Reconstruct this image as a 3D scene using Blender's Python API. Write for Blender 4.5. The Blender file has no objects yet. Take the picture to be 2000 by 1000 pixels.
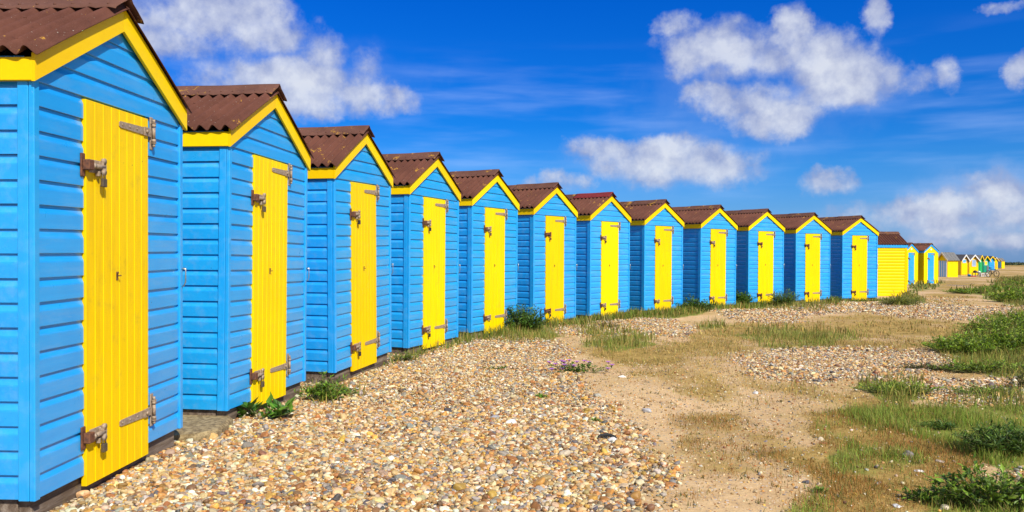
import bpy, math, random
import numpy as np
from mathutils import Matrix, Vector
random.seed(7)
RNG = np.random.default_rng(11)
PI = math.pi
SC = bpy.context.scene
COL = SC.collection

# ------------------------------------------------------------------ camera
F_PX = 1533.5                       # focal length in pixels of the 2000 px wide photograph
PITCH, ROLL = 0.0041, 0.0049
CAM_Z = 1.162
cam_d = bpy.data.cameras.new("camera")
cam_d.sensor_width = 36.0
cam_d.lens = F_PX / 2000 * 36
cam_d.clip_start = 0.05
cam_d.clip_end = 5000
cam = bpy.data.objects.new("camera", cam_d)
COL.objects.link(cam)
cam.matrix_world = Matrix.Translation((0, 0, CAM_Z)) @ Matrix.Rotation(PI/2 - PITCH, 4, 'X') @ Matrix.Rotation(ROLL, 4, 'Z')
SC.camera = cam
SC.render.resolution_x, SC.render.resolution_y = 1024, 512
SC.view_settings.view_transform = 'Standard'
SC.view_settings.look = 'None'
SC.view_settings.exposure = 0.44
SC.view_settings.gamma = 1.0
cy = SC.cycles
cy.max_bounces = 6; cy.diffuse_bounces = 3; cy.glossy_bounces = 2; cy.transmission_bounces = 3; cy.transparent_max_bounces = 4

# ------------------------------------------------------------------ terrain height and measured map
GY = np.array([-60, 0, 3.6, 10, 18, 24, 30, 49, 77, 96, 119, 145, 183, 300, 900, 2500], float)
GZ = np.array([-1.24, -1.255, -1.265, -1.312, -1.385, -1.452, -1.58, -1.81, -2.17, -2.42, -2.62, -2.73, -2.98, -3.55, -10.2, -29.0]) + CAM_Z

def ground_z(x, y):
    x = np.asarray(x, float); y = np.asarray(y, float)
    z = np.interp(y, GY, GZ)
    w = np.clip(1 - np.abs(y) / 140.0, 0, 1)
    z = z + w * (0.012*np.sin(1.7*x + 0.9*y + 1.0) + 0.010*np.sin(2.9*x - 1.9*y) + 0.016*np.sin(0.55*x + 0.43*y + 2.0)
                 + 0.006*np.sin(5.3*x + 4.1*y + .5))
    return z

def to_px(x, y, z):
    """where a ground point falls on the measured map (photograph pixels)"""
    z = z - CAM_Z
    y2 = z*math.cos(PITCH) + y*math.sin(PITCH); z2 = y*math.cos(PITCH) - z*math.sin(PITCH)
    a = F_PX*x/z2; b = -F_PX*y2/z2
    c, s = math.cos(ROLL), math.sin(ROLL)
    return 1000 + a*c - b*s, 500 + a*s + b*c

def at(px, py, depth):
    """world point seen at a pixel, at a distance along the view"""
    c, s = math.cos(ROLL), math.sin(ROLL)
    a0, b0 = px - 1000, py - 500
    a = a0*c + b0*s; b = -a0*s + b0*c
    X = a/F_PX; Y = -b/F_PX
    v = Y*math.cos(PITCH) - math.sin(PITCH); w = Y*math.sin(PITCH) + math.cos(PITCH)
    k = depth / w
    return X*k, depth, CAM_Z + v*k

def on_ground(px, py):
    lo, hi = 1.0, 900.0
    for _ in range(60):
        m = (lo + hi)/2
        x, y, z = at(px, py, m)
        if z > float(ground_z(x, y)): lo = m
        else: hi = m
    x, y, z = at(px, py, lo)
    return x, y, float(ground_z(x, y))

ZW, ZH = 1100, 260           # map raster: px x in [-100,2100], py in [510,1030]
gx = -100 + (np.arange(ZW)+.5)*2200/ZW
gy = 510 + (np.arange(ZH)+.5)*520/ZH
GXX, GYY = np.meshgrid(gx, gy)

def poly_mask(poly):
    m = np.zeros(GXX.shape, bool)
    n = len(poly)
    for i in range(n):
        x1, y1 = poly[i]; x2, y2 = poly[(i+1) % n]
        if y1 == y2: continue
        c = ((y1 > GYY) != (y2 > GYY)) & (GXX < (x2-x1)*(GYY-y1)/(y2-y1) + x1)
        m ^= c
    return m

def blur(a, k):
    for ax, kk in ((0, k), (1, k*3)):
        p = np.concatenate([np.repeat(np.take(a, [0], ax), kk, ax), a, np.repeat(np.take(a, [-1], ax), kk, ax)], ax)
        c = np.cumsum(p, ax); z = np.zeros_like(np.take(c, [0], ax)); c = np.concatenate([z, c], ax)
        n = 2*kk + 1
        hi = np.take(c, range(n, c.shape[ax]), ax); lo = np.take(c, range(0, c.shape[ax]-n), ax)
        a = (hi - lo)/n
        a = np.take(a, range(0, GXX.shape[ax]), ax)
    return a

GRAVEL = [
 ([(-100,1030),(-100,900),(345,820),(430,800),(560,740),(700,700),(900,640),(960,655),(1060,660),(1120,678),(1100,705),(1125,740),(1150,770),(1190,830),(1235,880),(1250,930),(1290,1030)], 1.0),
 ([(1150,760),(1220,800),(1300,880),(1340,940),(1420,1030),(1200,1030)], .42),
 ([(1050,640),(1180,624),(1300,624),(1348,640),(1345,656),(1250,652),(1130,654)], .9),
 ([(1380,602),(1450,605),(1560,598),(1650,587),(1740,590),(1850,600),(1950,601),(2100,595),(2100,612),(1900,624),(1780,619),(1680,606),(1600,611),(1520,636),(1440,626)], .95),
 ([(1440,696),(1560,680),(1700,682),(1850,690),(1890,704),(1800,722),(1790,747),(1720,745),(1620,752),(1500,742)], .85),
 ([(1800,752),(1900,742),(2100,752),(2100,788),(1850,788),(1800,776)], 1.0),
 ([(1900,900),(1960,880),(2100,880),(2100,920),(1940,925)], .5),
 ([(1835,548),(1905,552),(1910,560),(1850,562)], .7),
 ([(1780,585),(1880,575),(1890,592),(1800,598)], .35),
]
GREEN = [
 ([(890,668),(905,655),(960,640),(1000,640),(1090,640),(1105,650),(1060,674),(960,674)], .9),
 ([(1085,632),(1110,606),(1240,604),(1335,596),(1350,585),(1400,600),(1360,615),(1300,622),(1180,627),(1110,640)], .95),
 ([(1110,652),(1150,640),(1230,650),(1280,665),(1200,692),(1130,682)], .62),
 ([(1340,642),(1400,622),(1500,640),(1640,650),(1700,660),(1600,690),(1480,680)], .46),
 ([(1410,588),(1500,590),(1520,572),(1560,590),(1620,586),(1660,592),(1600,612),(1540,612),(1450,606)], .7),
 ([(1715,590),(1780,566),(1802,588),(1790,600),(1740,598)], .95),
 ([(1940,545),(2100,532),(2100,600),(1960,596),(1920,582)], .9),
 ([(1860,565),(1925,560),(1930,575),(1870,578)], .9),
 ([(1772,552),(1838,550),(1845,560),(1780,568)], .9),
 ([(1830,692),(1870,650),(1960,615),(2100,600),(2100,704),(1880,702)], 1.0),
 ([(1680,758),(1760,738),(1840,750),(1830,778),(1720,792)], .9),
 ([(1850,704),(2100,695),(2100,746),(1900,738)], .8),
 ([(1740,800),(1850,788),(1900,775),(2100,775),(2100,895),(1900,890),(1800,850)], .95),
 ([(1770,965),(1850,945),(1900,920),(2100,900),(2100,1030),(1800,1030)], .85),
 ([(742,708),(800,690),(832,697),(815,712)], .8),
 ([(570,770),(600,745),(700,760),(690,795),(600,800)], .5),
 ([(1600,800),(1760,790),(1800,900),(1760,1030),(1560,1030),(1640,880)], .52),
 ([(1500,665),(1560,660),(1580,682),(1500,684)], .55),
 ([(1700,528),(1990,524),(1990,530),(1850,533)], .35),
]
DRY = [
 ([(1290,692),(1340,648),(1420,628),(1560,622),(1700,610),(1850,625),(1970,614),(1840,684),(1700,688),(1560,682),(1420,690)], .74),
 ([(1130,662),(1300,662),(1340,700),(1220,716),(1160,700)], .7),
 ([(1600,830),(1660,780),(1720,770),(1800,790),(1900,880),(1850,945),(1790,1030),(1590,1030),(1620,930)], .95),
 ([(1480,800),(1560,745),(1700,752),(1700,800),(1600,830)], .6),
 ([(1540,860),(1640,850),(1640,1030),(1480,1030)], .42),
 ([(1840,520),(2100,516),(2100,560),(1960,550),(1900,578),(1800,592),(1790,572),(1835,560)], .6),
 ([(1680,592),(1760,600),(1900,570),(1950,600),(1850,612)], .4),
 ([(1180,720),(1330,690),(1500,690),(1560,740),(1480,800),(1400,790),(1250,750)], .42),
 ([(1300,820),(1480,800),(1560,860),(1500,1030),(1380,1030)], .30),
]
def build_layer(lst, k):
    a = np.zeros(GXX.shape)
    for p, w in lst: a = np.maximum(a, poly_mask(p)*w)
    return blur(a, k)
L_GRAVEL, L_GREEN, L_DRY = build_layer(GRAVEL, 3), build_layer(GREEN, 3), build_layer(DRY, 4)

def vnoise(x, y, scale, seed):
    x = np.asarray(x)*scale + seed*17.3; y = np.asarray(y)*scale + seed*9.1
    xi = np.floor(x); yi = np.floor(y); fx = x-xi; fy = y-yi
    fx = fx*fx*(3-2*fx); fy = fy*fy*(3-2*fy)
    def h(a, b):
        v = np.sin(a*127.1 + b*311.7 + seed*74.7)*43758.5453
        return v - np.floor(v)
    return (h(xi,yi)*(1-fx)+h(xi+1,yi)*fx)*(1-fy) + (h(xi,yi+1)*(1-fx)+h(xi+1,yi+1)*fx)*fy
def fnoise(x, y, scale, seed):
    return (vnoise(x,y,scale,seed)*.5 + vnoise(x,y,scale*2.1,seed+1)*.3 + vnoise(x,y,scale*4.4,seed+2)*.2) - .5

def sample_layers(x, y):
    x = np.asarray(x, float); y = np.asarray(y, float)
    k = 1/(1 + np.maximum(y, 0)/30)
    g, v, d = sample_raw(x + .5*fnoise(x, y, .9, 3), y + .9*fnoise(x, y, .9, 8))
    n1, n2, n3 = fnoise(x, y, 1.6*k+.1, 11), fnoise(x, y, 2.2*k+.1, 21), fnoise(x, y, 1.3*k+.1, 31)
    soft = lambda a, n, w: np.clip(a + n*w*np.clip(4*a*(1-a)+.12, 0, 1), 0, 1)
    return soft(g, n1, 1.0), soft(v, n2, 1.2), soft(d, n3, 1.3)

def sample_raw(x, y):
    x = np.asarray(x, float); y = np.asarray(y, float)
    yy = np.maximum(y, 3.8)
    xx = x * np.where(y < 3.8, yy/np.maximum(y, 1.5), 1)
    px, py = to_px(xx, yy, ground_z(xx, yy))
    i = np.clip(((px+100)/2200*ZW), 0, ZW-1).astype(int)
    j = np.clip(((py-510)/520*ZH), 0, ZH-1).astype(int)
    return L_GRAVEL[j, i], L_GREEN[j, i], L_DRY[j, i]

# ------------------------------------------------------------------ materials
def new_mat(name):
    m = bpy.data.materials.new(name); m.use_nodes = True
    nt = m.node_tree
    return m, nt, nt.nodes["Principled BSDF"]

class NT:
    """terse node building"""
    def __init__(s, nt): s.nt = nt
    def n(s, t, **kw):
        nd = s.nt.nodes.new(t)
        for k, v in kw.items(): setattr(nd, k, v)
        return nd
    def put(s, sock, v):
        if isinstance(v, bpy.types.NodeSocket): s.nt.links.new(v, sock)
        elif isinstance(v, bpy.types.Node): s.nt.links.new(v.outputs[0], sock)
        elif v is not None: sock.default_value = v
    def math(s, op, a, b=None, c=None, clamp=False):
        nd = s.n("ShaderNodeMath", operation=op, use_clamp=clamp)
        s.put(nd.inputs[0], a)
        if b is not None: s.put(nd.inputs[1], b)
        if c is not None: s.put(nd.inputs[2], c)
        return nd.outputs[0]
    def vmath(s, op, a, b=None):
        nd = s.n("ShaderNodeVectorMath", operation=op)
        s.put(nd.inputs[0], a)
        if b is not None: s.put(nd.inputs[1], b)
        return nd.outputs["Value"] if op in ('DOT_PRODUCT', 'LENGTH') else nd.outputs[0]
    def noise(s, vec, scale, detail=4, rough=.55, out=0, dim='3D'):
        nd = s.n("ShaderNodeTexNoise", noise_dimensions=dim)
        s.put(nd.inputs["Vector"], vec); nd.inputs["Scale"].default_value = scale
        nd.inputs["Detail"].default_value = detail; nd.inputs["Roughness"].default_value = rough
        return nd.outputs[out]
    def voro(s, vec, scale, feature='F1', out="Distance"):
        nd = s.n("ShaderNodeTexVoronoi", feature=feature)
        s.put(nd.inputs["Vector"], vec); nd.inputs["Scale"].default_value = scale
        return nd.outputs[out]
    def mix(s, f, a, b, blend='MIX'):
        nd = s.n("ShaderNodeMix", data_type='RGBA', blend_type=blend)
        s.put(nd.inputs[0], f); s.put(nd.inputs[6], a); s.put(nd.inputs[7], b)
        return nd.outputs[2]
    def ramp(s, f, pts, interp='LINEAR'):
        nd = s.n("ShaderNodeValToRGB"); cr = nd.color_ramp; cr.interpolation = interp
        while len(cr.elements) < len(pts): cr.elements.new(.5)
        for e, (p, c) in zip(cr.elements, pts):
            e.position = p; e.color = c if len(c) == 4 else (*c, 1)
        s.put(nd.inputs[0], f)
        return nd.outputs[0]
    def step(s, v, a, b):
        nd = s.n("ShaderNodeMapRange", interpolation_type='SMOOTHSTEP')
        s.put(nd.inputs[0], v); nd.inputs[1].default_value = a; nd.inputs[2].default_value = b
        return nd.outputs[0]
    def bump(s, h, strength, dist, normal=None):
        nd = s.n("ShaderNodeBump"); nd.inputs["Strength"].default_value = strength; nd.inputs["Distance"].default_value = dist
        s.put(nd.inputs["Height"], h)
        if normal is not None: s.put(nd.inputs["Normal"], normal)
        return nd.outputs[0]
    def obj_xyz(s, sc=(1,1,1)):
        tc = s.n("ShaderNodeTexCoord"); oi = s.n("ShaderNodeObjectInfo")
        off = s.vmath('MULTIPLY', oi.outputs["Location"], (7.3, 5.1, 3.7))
        v = s.vmath('ADD', tc.outputs["Object"], off)
        return s.vmath('MULTIPLY', v, sc)
    def pos(s): return s.n("ShaderNodeNewGeometry").outputs["Position"]

def rgba(c): return (c[0], c[1], c[2], 1)

def paint(name, col, col2, rough=.30, grain=(1.5, 40, 40), wear=(.55, .55, .52), wear_amt=0.5, spec=.5, bump=.25, dirt=(.25,.17,.06), grime=.10, coat=0.0, chalk=.0, fscale=(2.2, 12, 12)):
    m, nt, b = new_mat(name); t = NT(nt)
    v = t.obj_xyz(); vg = t.obj_xyz(grain)
    n1 = t.noise(v, 2.3, 5, .6); n2 = t.noise(vg, 1.0, 6, .65); n3 = t.noise(v, 9, 6, .7)
    f = t.math('ADD', t.math('MULTIPLY', n1, .6), t.math('MULTIPLY', n2, .4))
    c = t.mix(t.step(f, .36, .66), rgba(col2), rgba(col))
    fade = t.step(t.noise(t.vmath('MULTIPLY', v, fscale), 1.0, 6, .72), .46, .66)
    c = t.mix(t.math('MULTIPLY', fade, chalk), c, t.mix(.5, c, rgba(wear)))
    # grime streaks and small worn chips
    g = t.step(t.math('ADD', n3, t.math('MULTIPLY', n1, .5)), .80, 1.05)
    c = t.mix(t.math('MULTIPLY', g, grime), c, rgba(dirt))
    chip = t.step(t.noise(t.obj_xyz((14, 55, 55)), 1.0, 3, .5), .735, .77)
    c = t.mix(t.math('MULTIPLY', chip, wear_amt), c, rgba(wear))
    spot = t.math('SUBTRACT', 1, t.step(t.voro(v, 13.0), .035, .06))
    pick = t.step(t.noise(v, 3.1, 2), .54, .58)
    c = t.mix(t.math('MULTIPLY', t.math('MULTIPLY', spot, pick), .8), c, rgba((.03, .03, .03)))
    oi = t.n("ShaderNodeObjectInfo")
    hv = t.n("ShaderNodeHueSaturation"); t.put(hv.inputs["Color"], c)
    t.put(hv.inputs["Value"], t.math('MULTIPLY_ADD', oi.outputs["Random"], .10, .94))
    t.put(hv.inputs["Hue"], t.math('MULTIPLY_ADD', oi.outputs["Random"], .010, .495))
    c = hv.outputs[0]
    t.put(b.inputs["Base Color"], c)
    t.put(b.inputs["Roughness"], t.math('ADD', rough - .1, t.math('MULTIPLY', n3, .22)))
    b.inputs["Specular IOR Level"].default_value = spec
    b.inputs["Coat Weight"].default_value = coat; b.inputs["Coat Roughness"].default_value = .16
    t.put(b.inputs["Normal"], t.bump(n2, bump, .004, t.bump(n3, .12, .006)))
    return m

M = {}
M['blue'] = paint('blue gloss paint', (.016, .375, .82), (.012, .325, .76), wear_amt=.35, wear=(.16,.41,.70), dirt=(.03,.12,.28), coat=.7, chalk=.6)
M['blue_trim'] = paint('blue trim paint', (.016, .38, .82), (.012, .34, .76), grain=(40, 40, 1.5), wear_amt=.4, wear=(.25,.5,.75), dirt=(.03,.12,.28), coat=.4, chalk=.3)
M['yellow'] = paint('yellow gloss paint', (.95, .655, .0), (.93, .61, .0), grain=(40, 40, 1.2), rough=.46, wear_amt=.15, wear=(.62,.33,.01), bump=.14, spec=.12, grime=.22, chalk=.45, fscale=(16, 16, 1.4))
M['yellow_trim'] = paint('yellow trim paint', (.95, .64, .001), (.92, .58, .001), grain=(1.6, 40, 40), rough=.46, wear_amt=.3, wear=(.4,.3,.05), bump=.15, spec=.14)
M['pale_blue'] = paint('pale blue paint', (.12, .45, .80), (.10, .40, .74), grain=(40, 40, 1.5), wear_amt=.2)
M['green'] = paint('green paint', (.0, .42, .09), (.0, .36, .08), wear_amt=.1, dirt=(.02,.12,.03))
M['teal'] = paint('teal paint', (.01, .34, .20), (.01, .30, .18), wear_amt=.1, dirt=(.02,.12,.08))
M['cream'] = paint('cream paint', (.78, .66, .38), (.70, .58, .34), wear_amt=.1)
M['white'] = paint('white paint', (.78, .78, .76), (.70, .70, .68), wear_amt=.1)
M['deep_yellow'] = paint('warm yellow paint', (.88, .54, .004), (.82, .48, .004), wear_amt=.1)

def simple(name, col, rough=.6, metal=0.0, var=.25, scale=30, bump=.2, col2=None):
    m, nt, b = new_mat(name); t = NT(nt)
    v = t.obj_xyz()
    n = t.noise(v, scale, 5, .65)
    c2 = col2 or tuple(x*(1-var) for x in col)
    t.put(b.inputs["Base Color"], t.mix(t.step(n, .35, .65), rgba(c2), rgba(col)))
    b.inputs["Roughness"].default_value = rough; b.inputs["Metallic"].default_value = metal
    t.put(b.inputs["Normal"], t.bump(n, bump, .002))
    return m
M['galv'] = simple('weathered zinc', (.40, .31, .22), .6, .08, scale=60, col2=(.27, .19, .12))
M['rust'] = simple('rusty iron', (.20, .075, .03), .75, .1, scale=55, col2=(.09, .035, .02))
M['brass'] = simple('tarnished brass', (.12, .085, .045), .55, .15, scale=70, col2=(.08, .06, .04))
M['black_lock'] = simple('black lock body', (.025, .025, .03), .45, .2, scale=60)
M['steel'] = simple('bright steel', (.6, .57, .5), .3, .9, scale=60)
M['dark'] = simple('dark rubber', (.02, .02, .022), .7, 0)
M['black_cloth'] = simple('black cloth', (.02, .02, .02), .8, 0)
M['red'] = simple('red plastic', (.5, .02, .02), .5, 0)
M['blue_plastic'] = simple('blue plastic', (.02, .26, .5), .4, 0)
M['grey_panel'] = simple('grey board', (.16, .16, .17), .7, 0, scale=12)
M['roof_grey'] = simple('grey roofing felt', (.17, .165, .155), .85, 0, scale=9, col2=(.11, .11, .105))
M['roof_dark'] = simple('dark roofing felt', (.07, .065, .065), .85, 0, scale=9)
M['glass'] = simple('window pane', (.30, .42, .62), .12, 0, var=.1, scale=2, bump=0)
M['concrete'] = simple('mossy concrete', (.36, .27, .13), .95, 0, scale=26, col2=(.14, .095, .04), bump=.9)

def roof_material(name, a, b2, lichen=.640):
    m, nt, b = new_mat(name); t = NT(nt)
    v = t.obj_xyz()
    n = t.noise(v, 3.0, 5, .6); fine = t.noise(v, 160, 3, .7); med = t.noise(v, 28, 5, .7)
    c = t.mix(t.step(n, .35, .65), rgba(a), rgba(b2))
    c = t.mix(t.math('MULTIPLY', t.step(fine, .5, .75), .35), c, rgba((.20, .10, .07)))
    c = t.mix(t.math('MULTIPLY', t.step(med, .56, .72), .45), c, rgba((.045, .018, .014)))
    if lichen:
        ln = t.math('ADD', t.math('MULTIPLY', t.noise(v, 5.5, 3, .5), .62), t.math('MULTIPLY', t.noise(v, 42, 4, .7), .42))
        lm = t.step(ln, lichen, lichen + .025)
        c = t.mix(t.math('MULTIPLY', lm, .85), c, t.mix(t.noise(v, 70, 2), rgba((.34, .14, .008)), rgba((.50, .30, .04))))
        wm = t.step(t.noise(v, 75, 2, .5), .735, .75)
        c = t.mix(t.math('MULTIPLY', wm, .7), c, rgba((.5, .46, .38)))
    t.put(b.inputs["Base Color"], c)
    b.inputs["Roughness"].default_value = .82
    b.inputs["Specular IOR Level"].default_value = .25
    t.put(b.inputs["Normal"], t.bump(fine, .5, .002, t.bump(med, .4, .004)))
    return m
M['roof'] = roof_material('red brown corrugated bitumen', (.088, .030, .017), (.122, .043, .025))
M['ridge'] = roof_material('weathered ridge cap', (.10, .042, .026), (.14, .06, .038), .60)
M['ridge_red'] = roof_material('bright red ridge cap', (.17, .018, .018), (.21, .024, .024), False)

def wood_mat():
    m, nt, b = new_mat('weathered timber'); t = NT(nt)
    v = t.obj_xyz((2.2, 26, 26)); w = t.obj_xyz()
    n = t.noise(v, 1.0, 8, .7); k = t.noise(w, 6, 4, .6); mo = t.noise(w, 14, 5, .7)
    c = t.ramp(n, [(.30, (.035, .022, .013)), (.5, (.15, .105, .07)), (.68, (.30, .24, .18))])
    c = t.mix(t.math('MULTIPLY', t.step(k, .5, .7), .5), c, rgba((.09, .05, .022)))
    c = t.mix(t.math('MULTIPLY', t.step(mo, .58, .7), .4), c, rgba((.22, .16, .05)))
    t.put(b.inputs["Base Color"], c); b.inputs["Roughness"].default_value = .9
    t.put(b.inputs["Normal"], t.bump(n, .9, .006))
    return m
M['wood'] = wood_mat()

def attr_mat(name, rough=.6, spec=.4, transl=0.0, noise_scale=60, namt=.35, bump=.2):
    """material whose colour is the per-piece colour stored on the mesh"""
    m, nt, b = new_mat(name); t = NT(nt)
    a = t.n("ShaderNodeAttribute", attribute_name="col")
    n = t.noise(t.pos(), noise_scale, 4, .65)
    c = t.mix(t.math('MULTIPLY', t.step(n, .42, .7), namt), a.outputs["Color"], rgba((.03, .02, .012)) if transl == 0 else rgba((.03, .06, .008)))
    t.put(b.inputs["Base Color"], c)
    b.inputs["Roughness"].default_value = rough; b.inputs["Specular IOR Level"].default_value = spec
    if transl:
        out = nt.nodes["Material Output"]
        tr = t.n("ShaderNodeBsdfTranslucent"); t.put(tr.inputs[0], c)
        mx = t.n("ShaderNodeMixShader"); mx.inputs[0].default_value = transl
        nt.links.new(b.outputs[0], mx.inputs[1]); nt.links.new(tr.outputs[0], mx.inputs[2])
        nt.links.new(mx.outputs[0], out.inputs[0])
    elif bump:
        t.put(b.inputs["Normal"], t.bump(n, bump, .003))
    return m
M['pebble'] = attr_mat('flint pebbles', .55, .4, 0, 70, .38)
M['leaf'] = attr_mat('leaves', .5, .35, .28, 20, .3)
M['blade'] = attr_mat('grass blades', .6, .25, .30, 12, .2)

def ground_mat():
    m, nt, b = new_mat('beach ground'); t = NT(nt)
    p = t.pos()
    z = t.n("ShaderNodeAttribute", attribute_name="zone")
    sep = t.n("ShaderNodeSeparateColor"); t.put(sep.inputs[0], z.outputs["Color"])
    big = t.noise(p, .55, 4, .6); med = t.noise(p, 3.2, 5, .65); fin = t.noise(p, 22, 5, .7); vf = t.noise(p, 120, 3, .7)
    # trodden sand with grit
    sand = t.ramp(t.math('ADD', t.math('MULTIPLY', med, .55), t.math('MULTIPLY', fin, .45)),
                  [(.30, (.38, .235, .105)), (.5, (.58, .39, .19)), (.68, (.72, .52, .295))])
    sand = t.mix(t.math('MULTIPLY', t.step(vf, .52, .72), .5), sand, rgba((.18, .11, .055)))
    cellc = t.voro(p, 42, out="Color"); celld = t.voro(p, 42)
    sc = t.n("ShaderNodeSeparateColor"); t.put(sc.inputs[0], cellc)
    grit = t.math('MULTIPLY', t.math('SUBTRACT', 1, t.step(celld, .25, .38)), t.step(sc.outputs[0], .52, .56))
    gcol = t.ramp(sc.outputs[1], [(0, (.62, .50, .34)), (.35, (.35, .19, .08)), (.65, (.22, .2, .19)), (1, (.7, .64, .54))])
    sand = t.mix(grit, sand, gcol)
    # shingle
    wv = t.vmath('ADD', p, t.vmath('MULTIPLY', t.noise(p, 30, 2, .5, out=1), (.012, .012, .012)))
    pc = t.voro(wv, 30, out="Color"); pd = t.voro(wv, 30); pe = t.voro(wv, 30, 'DISTANCE_TO_EDGE')
    s2 = t.n("ShaderNodeSeparateColor"); t.put(s2.inputs[0], pc)
    peb = t.ramp(s2.outputs[0], [(0, (.10, .095, .10)), (.10, (.24, .22, .21)), (.22, (.30, .15, .06)), (.40, (.46, .27, .11)), (.6, (.56, .40, .22)), (.8, (.62, .50, .34)), (1, (.74, .68, .58))])
    peb = t.mix(t.math('SUBTRACT', 1, t.step(pe, .02, .16)), peb, rgba((.10, .062, .035)))
    # turf colours
    dryc = t.ramp(t.math('ADD', t.math('MULTIPLY', fin, .5), t.math('MULTIPLY', med, .5)),
                  [(.32, (.13, .105, .022)), (.5, (.34, .22, .06)), (.68, (.52, .36, .13))])
    grn = t.ramp(t.math('ADD', t.math('MULTIPLY', fin, .5), t.math('MULTIPLY', med, .5)),
                 [(.32, (.09, .10, .016)), (.5, (.18, .20, .032)), (.68, (.30, .26, .07))])
    jit = t.math('SUBTRACT', t.math('ADD', t.math('MULTIPLY', med, .6), t.math('MULTIPLY', fin, .4)), .5)
    def zone(ch, amp, lo, hi): return t.step(t.math('ADD', sep.outputs[ch], t.math('MULTIPLY', jit, amp)), lo, hi)
    # faint straw patches anywhere on the sand
    straw = t.math('MULTIPLY', t.step(t.math('ADD', big, t.math('MULTIPLY', jit, .8)), .46, .66), .75)
    c = t.mix(straw, sand, dryc)
    c = t.mix(zone(2, 1.5, .32, .72), c, dryc)
    c = t.mix(zone(0, 1.1, .34, .62), c, peb)
    c = t.mix(zone(1, 1.2, .36, .62), c, grn)
    t.put(b.inputs["Base Color"], c)
    b.inputs["Roughness"].default_value = .95; b.inputs["Specular IOR Level"].default_value = .15
    hg = t.math('MULTIPLY', t.step(pe, 0, .2), zone(0, 1.1, .34, .62))
    n1 = t.bump(t.math('ADD', t.math('MULTIPLY', fin, .6), t.math('MULTIPLY', med, 1.2)), .6, .02)
    n2 = t.bump(hg, .8, .015, n1)
    t.put(b.inputs["Normal"], t.bump(vf, .5, .004, n2))
    return m
M['ground'] = ground_mat()

# ------------------------------------------------------------------ mesh helpers
def raw_mesh(name, verts, faces_by_n, col=None, smooth=False, attr="col"):
    """verts (N,3); faces_by_n list of (M,k) index arrays"""
    me = bpy.data.meshes.new(name)
    verts = np.asarray(verts, np.float32)
    me.vertices.add(len(verts)); me.vertices.foreach_set("co", verts.ravel())
    idx = np.concatenate([f.ravel() for f in faces_by_n]).astype(np.int32)
    cnt = np.concatenate([np.full(len(f), f.shape[1]) for f in faces_by_n]).astype(np.int32)
    me.loops.add(len(idx)); me.loops.foreach_set("vertex_index", idx)
    me.polygons.add(len(cnt))
    st = np.zeros(len(cnt), np.int32); st[1:] = np.cumsum(cnt)[:-1]
    me.polygons.foreach_set("loop_start", st)
    me.polygons.foreach_set("use_smooth", np.full(len(cnt), smooth) if not isinstance(smooth, np.ndarray) else smooth)
    if col is not None:
        a = me.attributes.new(attr, 'FLOAT_COLOR', 'POINT')
        c = np.ones((len(verts), 4), np.float32); c[:, :3] = col
        a.data.foreach_set("color", c.ravel())
    me.update(calc_edges=True); me.validate()
    return me

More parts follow.
